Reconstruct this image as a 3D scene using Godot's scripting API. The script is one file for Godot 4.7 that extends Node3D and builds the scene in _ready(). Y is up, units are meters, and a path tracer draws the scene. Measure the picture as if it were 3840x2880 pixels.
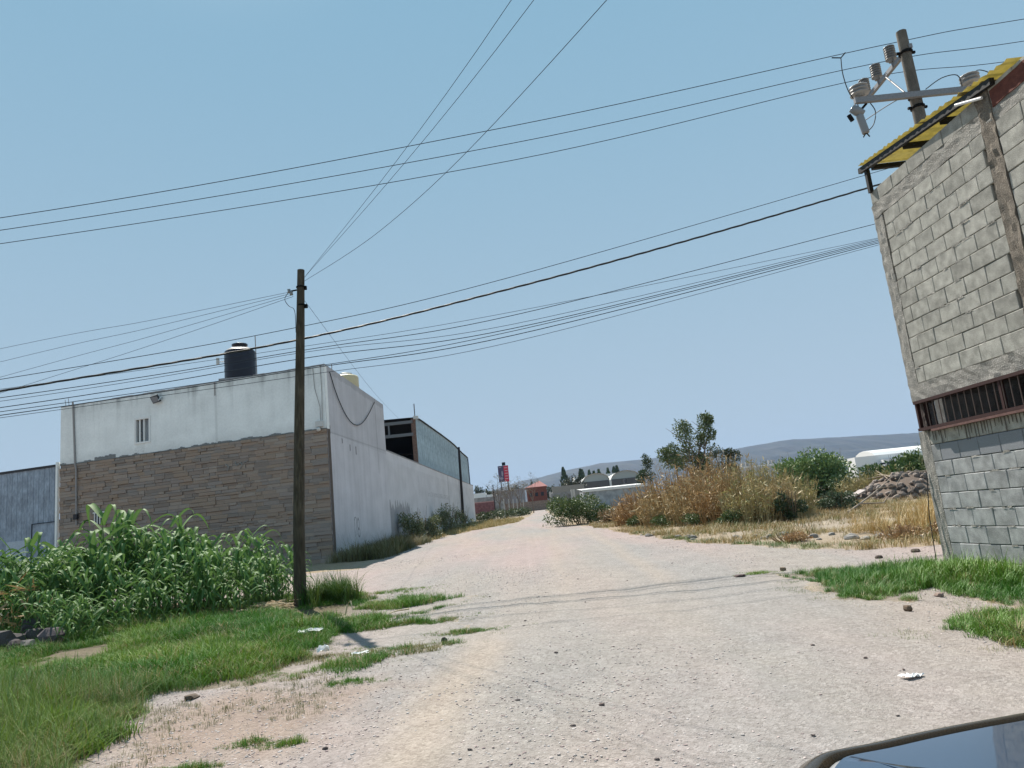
extends Node3D
# A dirt road junction at noon. x right, y up, the camera looks towards -z; metres.

const SUN_DIR := Vector3(-0.31, 1.0, -0.76)   # towards the sun
const HOUSE := Vector3(-6.65, 0.0, -25.7)
const FRONT_X := Vector3(0.97108, 0, 0.23876)
const SIDE_X := Vector3(0.02899, 0, -0.99958)
const WALL_O := Vector3(4.8636, 0.0, -8.9933)
const WALL_X := Vector3(0.0329, 0, 0.99946)

var rng := RandomNumberGenerator.new()
var lumps := FastNoiseLite.new()
var patches := FastNoiseLite.new()
var tex_cache := {}
var mats := {}
var taken := {}


# ------------------------------------------------------------------ mesh builder
class MB:
	var v := PackedVector3Array()
	var n := PackedVector3Array()
	var uv := PackedVector2Array()
	var c := PackedColorArray()
	var ix := PackedInt32Array()
	var col := Color(1, 1, 1)
	var uv_scale := 1.0

	func tri(a: Vector3, b: Vector3, d: Vector3) -> void:   # counter-clockwise seen from the front
		var nn := (b - a).cross(d - a).normalized()
		var k := v.size()
		v.append_array(PackedVector3Array([a, b, d]))
		n.append_array(PackedVector3Array([nn, nn, nn]))
		c.append_array(PackedColorArray([col, col, col]))
		uv.append_array(PackedVector2Array([Vector2(), Vector2(), Vector2()]))
		ix.append_array(PackedInt32Array([k, k + 2, k + 1]))

	func quad(a: Vector3, b: Vector3, d: Vector3, e: Vector3, u0 := Vector2(), u1 := Vector2(1, 1)) -> void:
		var nn := (b - a).cross(d - a)
		if nn.length() < 1e-9:
			nn = (d - a).cross(e - a)
		nn = nn.normalized()
		var k := v.size()
		v.append_array(PackedVector3Array([a, b, d, e]))
		n.append_array(PackedVector3Array([nn, nn, nn, nn]))
		c.append_array(PackedColorArray([col, col, col, col]))
		uv.append_array(PackedVector2Array([Vector2(u0.x, u1.y), Vector2(u1.x, u1.y), Vector2(u1.x, u0.y), Vector2(u0.x, u0.y)]))
		ix.append_array(PackedInt32Array([k, k + 2, k + 1, k, k + 3, k + 2]))

	func box(o: Vector3, s: Vector3, b := Basis()) -> void:   # o is the centre
		var h := s * 0.5
		var p := []
		for i in 8:
			p.append(o + b * Vector3(h.x if i & 1 else -h.x, h.y if i & 2 else -h.y, h.z if i & 4 else -h.z))
		quad(p[4], p[5], p[7], p[6])
		quad(p[1], p[0], p[2], p[3])
		quad(p[5], p[1], p[3], p[7])
		quad(p[0], p[4], p[6], p[2])
		quad(p[6], p[7], p[3], p[2])
		quad(p[0], p[1], p[5], p[4])

	func bevel_box(s: Vector3, e: float, r: RandomNumberGenerator = null, jig := 0.0) -> void:   # z from 0 to s.z, front face chamfered by e
		var h := s * 0.5
		var back := [Vector3(-h.x, -h.y, 0), Vector3(h.x, -h.y, 0), Vector3(h.x, h.y, 0), Vector3(-h.x, h.y, 0)]
		var mid := []
		var front := []
		for q in back:
			mid.append(q + Vector3(0, 0, s.z - e))
			var f := Vector3(q.x - signf(q.x) * e, q.y - signf(q.y) * e, s.z)
			if r:
				f += Vector3(r.randf_range(-jig, jig), r.randf_range(-jig, jig), r.randf_range(-jig, jig))
			front.append(f)
		quad(front[0], front[1], front[2], front[3])
		for i in 4:
			var j := (i + 1) % 4
			quad(mid[i], mid[j], front[j], front[i])
			quad(back[i], back[j], mid[j], mid[i])

	func tube(pts: PackedVector3Array, radii: PackedFloat32Array, sides := 6, caps := true) -> void:
		var base := v.size()
		var up := Vector3(0, 1, 0)
		var m := pts.size()
		var rn := radii.size()
		for i in m:
			var t := (pts[mini(i + 1, m - 1)] - pts[maxi(i - 1, 0)]).normalized()
			if absf(t.dot(up)) > 0.97:
				up = Vector3(1, 0, 0) if absf(t.x) < 0.9 else Vector3(0, 0, 1)
			var x := t.cross(up).normalized()
			var y := x.cross(t).normalized()
			for k in sides:
				var a := TAU * k / sides
				var d := x * cos(a) + y * sin(a)
				v.append(pts[i] + d * radii[mini(i, rn - 1)])
				n.append(d)
				c.append(col)
				uv.append(Vector2(float(k) / sides, i))
		for i in m - 1:
			for k in sides:
				var a0 := base + i * sides + k
				var a1 := base + i * sides + (k + 1) % sides
				ix.append_array(PackedInt32Array([a0, a1, a0 + sides, a1, a1 + sides, a0 + sides]))
		if caps and sides > 2:
			for e in [0, m - 1]:
				var o: int = base + e * sides
				for k in range(1, sides - 1):
					if e == 0:
						tri(v[o], v[o + k], v[o + k + 1])
					else:
						tri(v[o], v[o + k + 1], v[o + k])

	func prism(poly: PackedVector2Array, y0: float, y1: float) -> void:   # polygon in x, z
		var m := poly.size()
		var area := 0.0
		for i in m:
			area += poly[i].x * poly[(i + 1) % m].y - poly[(i + 1) % m].x * poly[i].y
		for i in m:
			var a := poly[i]
			var b := poly[(i + 1) % m]
			if area > 0:
				var t := a
				a = b
				b = t
			quad(Vector3(a.x, y0, a.y), Vector3(b.x, y0, b.y), Vector3(b.x, y1, b.y), Vector3(a.x, y1, a.y))
		var idx := Geometry2D.triangulate_polygon(poly)
		for i in range(0, idx.size(), 3):
			var a := poly[idx[i]]
			var b := poly[idx[i + 1]]
			var d := poly[idx[i + 2]]
			if (b - a).cross(d - a) > 0:
				var t := b
				b = d
				d = t
			tri(Vector3(a.x, y1, a.y), Vector3(b.x, y1, b.y), Vector3(d.x, y1, d.y))
			tri(Vector3(a.x, y0, a.y), Vector3(d.x, y0, d.y), Vector3(b.x, y0, b.y))

	func lathe(profile: PackedVector2Array, sides := 16, o := Vector3(), b := Basis()) -> void:   # (radius, height) upwards
		var base := v.size()
		var m := profile.size()
		for i in m:
			var t := (profile[mini(i + 1, m - 1)] - profile[maxi(i - 1, 0)]).normalized()
			for k in sides:
				var a := TAU * k / sides
				v.append(o + b * Vector3(cos(a) * profile[i].x, profile[i].y, -sin(a) * profile[i].x))
				n.append(b * Vector3(cos(a) * t.y, -t.x, -sin(a) * t.y))
				c.append(col)
				uv.append(Vector2(float(k) / sides, float(i) / m))
		for i in m - 1:
			for k in sides:
				var a0 := base + i * sides + k
				var a1 := base + i * sides + (k + 1) % sides
				ix.append_array(PackedInt32Array([a0, a0 + sides, a1, a1, a0 + sides, a1 + sides]))

	func rock(r: RandomNumberGenerator, s: Vector3, o := Vector3(), rings := 4, sides := 6) -> void:
		var base := v.size()
		for i in rings + 1:
			var la := PI * i / rings - PI / 2
			for k in sides:
				var lo := TAU * k / sides + 0.4 * i
				var w := r.randf_range(0.72, 1.12) if i > 0 and i < rings else 0.9
				var d := Vector3(cos(la) * cos(lo), sin(la), cos(la) * sin(lo))
				v.append(o + d * s * w)
				n.append((d / s).normalized())
				c.append(col)
				uv.append(Vector2())
		for i in rings:
			for k in sides:
				var a0 := base + i * sides + k
				var a1 := base + i * sides + (k + 1) % sides
				ix.append_array(PackedInt32Array([a0, a1, a0 + sides, a1, a1 + sides, a0 + sides]))

	func flat() -> void:   # one normal per face
		var v2 := PackedVector3Array()
		var n2 := PackedVector3Array()
		var c2 := PackedColorArray()
		var u2 := PackedVector2Array()
		var i2 := PackedInt32Array()
		for i in range(0, ix.size(), 3):
			var nn := (v[ix[i + 2]] - v[ix[i]]).cross(v[ix[i + 1]] - v[ix[i]]).normalized()
			for k in 3:
				v2.append(v[ix[i + k]])
				n2.append(nn)
				c2.append(c[ix[i + k]])
				u2.append(uv[ix[i + k]])
				i2.append(i + k)
		v = v2
		n = n2
		c = c2
		uv = u2
		ix = i2

	func leaf(p: Vector3, dir: Vector3, side: Vector3, length: float, width: float) -> void:
		var m := p + dir * length * 0.45
		var nn := dir.cross(side).normalized()
		var k := v.size()
		v.append_array(PackedVector3Array([p, m + side * width * 0.5, p + dir * length, m - side * width * 0.5]))
		n.append_array(PackedVector3Array([nn, nn, nn, nn]))
		c.append_array(PackedColorArray([col, col, col, col]))
		uv.append_array(PackedVector2Array([Vector2(), Vector2(), Vector2(), Vector2()]))
		ix.append_array(PackedInt32Array([k, k + 1, k + 2, k, k + 2, k + 3]))

	func mesh() -> ArrayMesh:
		var a := []
		a.resize(Mesh.ARRAY_MAX)
		a[Mesh.ARRAY_VERTEX] = v
		a[Mesh.ARRAY_NORMAL] = n
		a[Mesh.ARRAY_TEX_UV] = uv
		a[Mesh.ARRAY_COLOR] = c
		a[Mesh.ARRAY_INDEX] = ix
		var m := ArrayMesh.new()
		m.add_surface_from_arrays(Mesh.PRIMITIVE_TRIANGLES, a)
		return m


# ------------------------------------------------------------------ naming and tagging
func numbered(called: String) -> String:
	var k: int = taken.get(called, -1) + 1
	taken[called] = k
	return called if k == 0 else "%s_%03d" % [called, k]


func thing(called: String, label: String, category: String, at := Vector3.ZERO, group := "") -> Node3D:
	var o := Node3D.new()
	o.name = numbered(called)
	add_child(o)
	o.position = at
	tag(o, label, category, group)
	return o


func tag(o: Node3D, label: String, category: String, group := "") -> Node3D:
	o.set_meta("label", label)
	o.set_meta("category", category)
	if group:
		o.set_meta("group", group)
	return o


func put(called: String, m: Mesh, material: Material, parent: Node = null, xf := Transform3D()) -> MeshInstance3D:
	var o := MeshInstance3D.new()
	o.mesh = m
	o.material_override = material
	o.transform = xf
	if parent == null:
		o.name = numbered(called)
		add_child(o)
	else:
		var k := 0
		var nm := called
		while parent.has_node(NodePath(nm)):
			k += 1
			nm = "%s_%03d" % [called, k]
		o.name = nm
		parent.add_child(o)
	return o


func obj(called: String, b: MB, material: Material, parent: Node = null, xf := Transform3D()) -> MeshInstance3D:
	return put(called, b.mesh(), material, parent, xf)


func structure(o: Node3D) -> Node3D:
	o.set_meta("kind", "structure")
	return o


func stuff(o: Node3D) -> Node3D:
	o.set_meta("kind", "stuff")
	return o


func copy(src: Node3D, at: Vector3, turn: float, size: float, label := "") -> Node3D:
	var o: Node3D = src.duplicate()
	var stem := String(src.name)
	if stem.length() > 4 and stem.substr(stem.length() - 3).is_valid_int():
		stem = stem.substr(0, stem.length() - 4)
	o.name = numbered(stem)
	add_child(o)
	o.transform = Transform3D(Basis(Vector3.UP, turn).scaled(Vector3.ONE * size), at)
	if label:
		o.set_meta("label", label)
	return o


# ------------------------------------------------------------------ materials
func lin(r: float, g: float, b: float) -> Color:
	return Color(r, g, b).linear_to_srgb()


func noise_tex(kind: String) -> NoiseTexture2D:
	if tex_cache.has(kind):
		return tex_cache[kind]
	var t := NoiseTexture2D.new()
	var f := FastNoiseLite.new()
	t.width = 512
	t.height = 512
	t.seamless = true
	t.seamless_blend_skirt = 0.2
	var ramp := Gradient.new()
	ramp.set_color(0, Color(0.72, 0.72, 0.72))
	ramp.set_color(1, Color(1, 1, 1))
	f.seed = kind.hash() % 1000
	f.fractal_octaves = 5
	match kind:
		"fine":
			f.noise_type = FastNoiseLite.TYPE_PERLIN
			f.frequency = 0.06
		"blotch":
			f.noise_type = FastNoiseLite.TYPE_SIMPLEX_SMOOTH
			f.frequency = 0.012
		"pores":
			f.noise_type = FastNoiseLite.TYPE_CELLULAR
			f.cellular_return_type = FastNoiseLite.RETURN_DISTANCE
			f.fractal_octaves = 3
			f.frequency = 0.09
			ramp.set_color(0, Color(0.55, 0.55, 0.55))
		"gravel":
			t.width = 1024
			t.height = 1024
			f.noise_type = FastNoiseLite.TYPE_CELLULAR
			f.cellular_return_type = FastNoiseLite.RETURN_CELL_VALUE
			f.fractal_octaves = 3
			f.fractal_gain = 0.75
			f.frequency = 0.035
			ramp.set_color(0, Color(0.74, 0.73, 0.72))
		"gravel_height":
			t.width = 1024
			t.height = 1024
			f.noise_type = FastNoiseLite.TYPE_CELLULAR
			f.cellular_return_type = FastNoiseLite.RETURN_DISTANCE2_SUB
			f.fractal_octaves = 3
			f.fractal_gain = 0.6
			f.frequency = 0.035
			ramp.set_color(0, Color(0, 0, 0))
		"pale_blotch":
			f.noise_type = FastNoiseLite.TYPE_SIMPLEX_SMOOTH
			f.frequency = 0.012
			ramp.set_color(0, Color(0.93, 0.93, 0.93))
		"pale_fine":
			f.noise_type = FastNoiseLite.TYPE_PERLIN
			f.frequency = 0.06
			ramp.set_color(0, Color(0.94, 0.94, 0.94))
		"bark":
			f.noise_type = FastNoiseLite.TYPE_PERLIN
			f.frequency = 0.03
			ramp.set_color(0, Color(0.5, 0.5, 0.5))
	t.noise = f
	t.color_ramp = ramp
	tex_cache[kind] = t
	return t


func mat(key: String, col: Color, rough := 0.9, pattern := "", scale := Vector3.ONE, relief := 0.0, detail := "", dscale := Vector3.ONE) -> StandardMaterial3D:
	if mats.has(key):
		return mats[key]
	var m := StandardMaterial3D.new()
	m.albedo_color = col
	m.roughness = rough
	m.metallic_specular = 0.4
	if pattern:
		m.albedo_texture = noise_tex(pattern)
		m.uv1_triplanar = true
		m.uv1_world_triplanar = true
		m.uv1_scale = scale
		if relief != 0.0:
			m.heightmap_enabled = true
			m.heightmap_texture = noise_tex(pattern)
			m.heightmap_scale = relief
	if detail:
		m.detail_enabled = true
		m.detail_albedo = noise_tex(detail)
		m.detail_blend_mode = BaseMaterial3D.BLEND_MODE_MUL
		m.detail_uv_layer = BaseMaterial3D.DETAIL_UV_2
		m.uv2_triplanar = true
		m.uv2_world_triplanar = true
		m.uv2_scale = dscale
	mats[key] = m
	return m


func leaf_mat(key: String, rough := 0.55, back := 0.5, spec := 0.4) -> StandardMaterial3D:
	if mats.has(key):
		return mats[key]
	var m := StandardMaterial3D.new()
	m.vertex_color_use_as_albedo = true
	m.roughness = rough
	m.metallic_specular = spec
	m.cull_mode = BaseMaterial3D.CULL_DISABLED
	if back > 0:
		m.backlight_enabled = true
		m.backlight = Color(back, back, back)
	mats[key] = m
	return m


func tinted(key: String, rough := 0.9, pattern := "", scale := Vector3.ONE, relief := 0.0) -> StandardMaterial3D:
	var m := mat(key, Color(1, 1, 1), rough, pattern, scale, relief)
	m.vertex_color_use_as_albedo = true
	return m


# ------------------------------------------------------------------ the lie of the land
func slope(z: float) -> float:
	var d := -z
	if d <= 0.0:
		return 0.0
	if d < 160.0:
		return 0.02 * d
	return 3.2 + 0.01 * (d - 160.0)


func ground_y(x: float, z: float) -> float:
	return slope(z) + lumps.get_noise_2d(x * 6.0, z * 6.0) * 0.05


func on_ground(x: float, z: float, lift := 0.0) -> Vector3:
	return Vector3(x, ground_y(x, z) + lift, z)


func poly(a: Array) -> PackedVector2Array:
	var p := PackedVector2Array()
	for i in range(0, a.size(), 2):
		p.append(Vector2(a[i], a[i + 1]))
	return p


var GRASS_LEFT := poly([-4.6, -13.9, -3.3, -13.3, -2.3, -11.5, -1.77, -11.61, -0.85, -10.9, -1.33, -9.9, -0.86, -8.6, -0.61, -7.9, -0.9, -7.41, -1.17, -6.88, -1.43, -6.52, -2.0, -6.35, -2.62, -6.3, -3.15, -6.28, -3.0, -5.45, -2.5, -4.41, -2.3, -3.0, -12, -3.0, -14, -14.2])
var GRASS_RIGHT := poly([3.19, -10.2, 3.74, -10.0, 4.3, -9.9, 4.95, -9.3, 5.23, -8.18, 5.1, -6.3, 3.92, -6.24, 3.93, -7.08, 3.8, -7.57, 3.31, -7.01, 2.91, -7.31, 3.3, -9.27])
var GRASS_RIGHT_NEAR := poly([3.05, -5.86, 3.46, -6.1, 4.6, -6.01, 4.6, -4.6, 3.11, -5.02, 2.98, -5.26])
var ROAD := poly([-2.3, 2.5, -2.5, -4.41, -3.0, -5.45, -3.15, -6.28, -2.0, -6.35, -1.17, -6.88, -0.9, -7.41, -0.61, -7.9, -0.86, -8.6, -1.33, -9.9, -0.85, -10.9, -1.77, -11.61, -2.3, -11.5, -3.3, -13.3, -4.6, -13.9, -9, -15.2, -14, -15.8, -40, -19, -40, -27,
	-14, -22.2, -8, -20.6, -5.6, -19.9, -4.5, -19.9, -4.6, -24, -4.9, -30, -4.5, -40.3, -3.2, -48, -0.9, -57.6, 0.7, -90, 2.2, -158, 4.3, -158, 3.0, -90, 2.3, -57, 2.1, -38, 2.9, -35.75, 3.16, -25.6, 3.64, -19.2, 4.23, -15.2, 4.77, -12.94, 5.42, -11.8, 6.1, -11.34, 12, -10.6, 40, -8, 40, -4,
	12, -8.3, 5.2, -9.5, 4.9, -9.6, 4.3, -9.9, 3.74, -10.0, 3.19, -10.2, 3.3, -9.27, 2.91, -7.31, 3.31, -7.01, 3.8, -7.57, 3.93, -7.08, 3.92, -6.24, 4.9, -6.3, 4.8, 2.5])


func inside(p: PackedVector2Array, x: float, z: float, fray := 0.0) -> bool:
	var q := Vector2(x, z)
	if fray > 0.0:
		q += Vector2(patches.get_noise_2d(x * 22.0, z * 22.0), patches.get_noise_2d(z * 22.0 + 91.0, x * 22.0)) * fray
	return Geometry2D.is_point_in_polygon(q, p)


func smooth_track(x: float, z: float) -> float:   # where wheels keep the dust fine and free of stones
	var w := 0.16 * patches.get_noise_2d(z * 6.0, x * 3.0)
	var a := clampf(1.2 - absf(x + 0.62 + 0.05 * (z + 4.0) + w) / 0.34, 0.0, 1.0) * clampf((z + 9.5) / 3.0, 0.0, 1.0)
	var b := clampf(1.1 - absf(x - 0.15 + 0.03 * z + w) / 0.3, 0.0, 1.0) * clampf((-z - 7.0) / 3.0, 0.0, 1.0) * 0.6
	var d := clampf(1.1 - absf(x - 1.55 + 0.03 * z + w) / 0.3, 0.0, 1.0) * clampf((-z - 8.0) / 3.0, 0.0, 1.0) * 0.6
	return maxf(a, maxf(b, d))


func soil_colour(x: float, z: float, road: bool) -> Color:
	var a := clampf(patches.get_noise_2d(x * 4.5, z * 0.9) * 1.5 + 0.5, 0.0, 1.0)
	var b := clampf(patches.get_noise_2d(x * 9.0 + 300.0, z * 1.6) * 1.5 + 0.4, 0.0, 1.0)
	var grit := 1.0 + 0.14 * patches.get_noise_2d(x * 60.0, z * 60.0)
	var c := Color(0.41, 0.338, 0.32).lerp(Color(0.34, 0.325, 0.31), a)
	c = c.lerp(Color(0.43, 0.365, 0.305), maxf(b * 0.35, 0.8 * smooth_track(x, z)))
	var slip := Vector2((x + 2.15) / 1.0, (z + 5.2) / 1.5).length() + patches.get_noise_2d(x * 16.0, z * 16.0) * 0.7
	c = c.lerp(Color(0.33, 0.25, 0.2), clampf(1.2 - slip, 0.0, 0.75))
	if not road and (inside(GRASS_LEFT, x, z) or inside(GRASS_RIGHT, x, z)):
		var g := Color(0.14, 0.115, 0.07).lerp(Color(0.26, 0.22, 0.16), a)
		var deep := clampf((-1.9 - x) / 1.0, 0.0, 1.0) if x < 1.0 else 0.55
		c = c.lerp(g, deep)
		road = true
	if road:
		return Color(c.r * grit, c.g * grit, c.b * grit)
	var d := Color(0.36, 0.28, 0.19).lerp(Color(0.4, 0.34, 0.27), a)
	return Color(d.r * grit, d.g * grit, d.b * grit)


func build_ground() -> void:
	var xs := PackedFloat32Array()
	var zs := PackedFloat32Array()
	var x := -8.0
	while x <= 8.01:
		xs.append(x)
		x += 0.08
	var step := 0.1
	while xs[xs.size() - 1] < 3000.0:
		xs.append(xs[xs.size() - 1] + step)
		step *= 1.09
	step = 0.1
	var left := PackedFloat32Array()
	x = -8.0
	while x > -3000.0:
		x -= step
		step *= 1.09
		left.append(x)
	left.reverse()
	left.append_array(xs)
	xs = left
	var z := 6.0
	while z > -14.0:
		zs.append(z)
		z -= 0.08 if z < -2.0 else 0.3
	step = 0.09
	while z > -3200.0:
		zs.append(z)
		z -= step
		step *= 1.022
	var w := xs.size()
	var road := MB.new()
	var rest := MB.new()
	var maps := [{}, {}]
	var builders := [rest, road]
	for j in zs.size() - 1:
		for i in w - 1:
			var mx := (xs[i] + xs[i + 1]) * 0.5
			var mz := (zs[j] + zs[j + 1]) * 0.5
			var r := 1 if mx > -40 and mx < 40 and mz > -160 and inside(ROAD, mx, mz, 0.25) else 0
			var b: MB = builders[r]
			var ids := []
			for k in 4:
				var ci: int = i + (1 if k == 1 or k == 2 else 0)
				var cj: int = j + (1 if k >= 2 else 0)
				var key: int = cj * w + ci
				if not maps[r].has(key):
					maps[r][key] = b.v.size()
					var px := xs[ci]
					var pz := zs[cj]
					var py := ground_y(px, pz)
					if mz > -40.0 and absf(mx) < 14.0:
						py += patches.get_noise_2d(px * 40.0, pz * 40.0) * 0.014
					b.v.append(Vector3(px, py, pz))
					var e := 0.08
					b.n.append(Vector3(ground_y(px - e, pz) - ground_y(px + e, pz), 2 * e, ground_y(px, pz - e) - ground_y(px, pz + e)).normalized())
					b.uv.append(Vector2(px, pz) * 0.5)
					b.c.append(soil_colour(px, pz, r == 1))
				ids.append(maps[r][key])
			b.ix.append_array(PackedInt32Array([ids[0], ids[3], ids[1], ids[1], ids[3], ids[2]]))
	var m := StandardMaterial3D.new()
	m.vertex_color_use_as_albedo = true
	m.albedo_texture = noise_tex("gravel")
	m.uv1_scale = Vector3(2.3, 2.3, 1)
	m.roughness = 0.95
	m.metallic_specular = 0.25
	m.heightmap_enabled = true
	m.heightmap_texture = noise_tex("gravel_height")
	m.heightmap_scale = 0.55
	structure(obj("dirt_road", road, m))
	structure(obj("ground", rest, m))


func scatter_gravel() -> void:
	var tones := [Color(0.33, 0.27, 0.25), Color(0.35, 0.325, 0.31), Color(0.31, 0.285, 0.27), Color(0.4, 0.345, 0.32), Color(0.24, 0.185, 0.175)]
	for kind in 3:
		var b := MB.new()
		b.rock(rng, Vector3(1.1, 0.5, 0.9), Vector3(0, 0.1, 0), 3, 5)
		b.flat()
		var xf := []
		var cs := []
		for i in 56000:
			var d := 2.2 + 20.0 * pow(rng.randf(), 1.7)
			var px := rng.randf_range(-1.0, 1.0) * (1.6 + d * 0.56) + 0.3
			if not inside(ROAD, px, -d, 0.3):
				continue
			var dens := patches.get_noise_2d(px * 3.0 + 50, -d * 2.0) * 1.7 + 0.5 - smooth_track(px, -d) * 0.8
			if rng.randf() > dens:
				continue
			var s := (0.003 + 0.0095 * pow(rng.randf(), 5.0)) * (1.0 + 0.03 * maxf(0.0, d - 6.0))
			xf.append(Transform3D(Basis(Vector3.UP, rng.randf() * TAU).scaled(Vector3(1, rng.randf_range(0.7, 1.2), 1) * s), on_ground(px, -d, patches.get_noise_2d(px * 40.0, -d * 40.0) * 0.014)))
			var t: Color = tones[rng.randi() % 5]
			cs.append(t * rng.randf_range(1.05, 1.5))
		stuff(multi("loose_gravel", b.mesh(), xf, cs, tinted("gravel_stone", 0.95)))


func multi(called: String, m: Mesh, xf: Array, cs: Array, material: Material, parent: Node = null) -> MultiMeshInstance3D:
	var mm := MultiMesh.new()
	mm.transform_format = MultiMesh.TRANSFORM_3D
	mm.use_colors = true
	mm.mesh = m
	mm.instance_count = xf.size()
	for i in xf.size():
		mm.set_instance_transform(i, xf[i])
		mm.set_instance_color(i, cs[i])
	var o := MultiMeshInstance3D.new()
	o.multimesh = mm
	o.material_override = material
	if parent == null:
		o.name = numbered(called)
		add_child(o)
	else:
		o.name = called
		parent.add_child(o, true)
	return o


# ------------------------------------------------------------------ grass
func tuft(blades: int, h: float, spread: float, bend: float, width: float) -> Mesh:
	var b := MB.new()
	for i in blades:
		var a := rng.randf() * TAU
		var out := Vector3(cos(a), 0, sin(a))
		var side := Vector3(-out.z, 0, out.x)
		var p := Vector3(rng.randf_range(-1, 1), 0, rng.randf_range(-1, 1)) * spread
		var hh := h * rng.randf_range(0.55, 1.1)
		var lean := rng.randf_range(0.15, 1.0) * bend
		var t := rng.randf_range(0.8, 1.15)
		b.col = Color(t * rng.randf_range(0.9, 1.15), t, t * 0.9)
		var base := b.v.size()
		for k in 4:
			var f := k / 3.0
			var q := p + out * hh * lean * f * f + Vector3.UP * hh * f * (1.0 - 0.35 * lean * f) - Vector3.UP * 0.015
			var wd := width * (1.0 - f * f) * 0.5
			var nn := (out * -1.0 + Vector3.UP * (0.6 + lean * f)).normalized()
			for sgn in [-1.0, 1.0]:
				b.v.append(q + side * wd * sgn)
				b.n.append(nn)
				b.c.append(b.col)
				b.uv.append(Vector2())
		for k in 3:
			var o := base + k * 2
			b.ix.append_array(PackedInt32Array([o, o + 2, o + 1, o + 1, o + 2, o + 3]))
	return b.mesh()


func grow(called: String, m: Mesh, count: int, box: Rect2, accept: Callable, tones: Array, material: Material, smin: float, smax: float) -> void:
	var xf := []
	var cs := []
	for i in count:
		var px := box.position.x + rng.randf() * box.size.x
		var pz := box.position.y + rng.randf() * box.size.y
		var s: float = accept.call(px, pz)
		if s <= 0.0:
			continue
		s *= rng.randf_range(smin, smax)
		xf.append(Transform3D(Basis(Vector3.UP, rng.randf() * TAU).scaled(Vector3(1, rng.randf_range(0.8, 1.2), 1) * s), on_ground(px, pz)))
		var f := clampf(patches.get_noise_2d(px * 8.0, pz * 8.0) * 1.3 + 0.45 + rng.randf_range(-0.25, 0.25), 0, 1)
		var t: Color = tones[0].lerp(tones[1], f)
		if tones.size() > 2 and rng.randf() < 0.1 + 0.3 * maxf(0.0, patches.get_noise_2d(px * 11.0 + 70.0, pz * 11.0)):
			t = tones[2]
		cs.append(t)
	stuff(multi(called, m, xf, cs, material))


func depth_in(p: PackedVector2Array, x: float, z: float, r: float) -> float:   # 0 at the edge, 1 well inside
	var k := 0
	for d in [Vector2(r, 0), Vector2(-r, 0), Vector2(0, r), Vector2(0, -r), Vector2(r * 0.5, r * 0.5), Vector2(-r * 0.5, r * 0.5)]:
		if inside(p, x + d.x, z + d.y, 0.3):
			k += 1
	return k / 6.0


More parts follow.
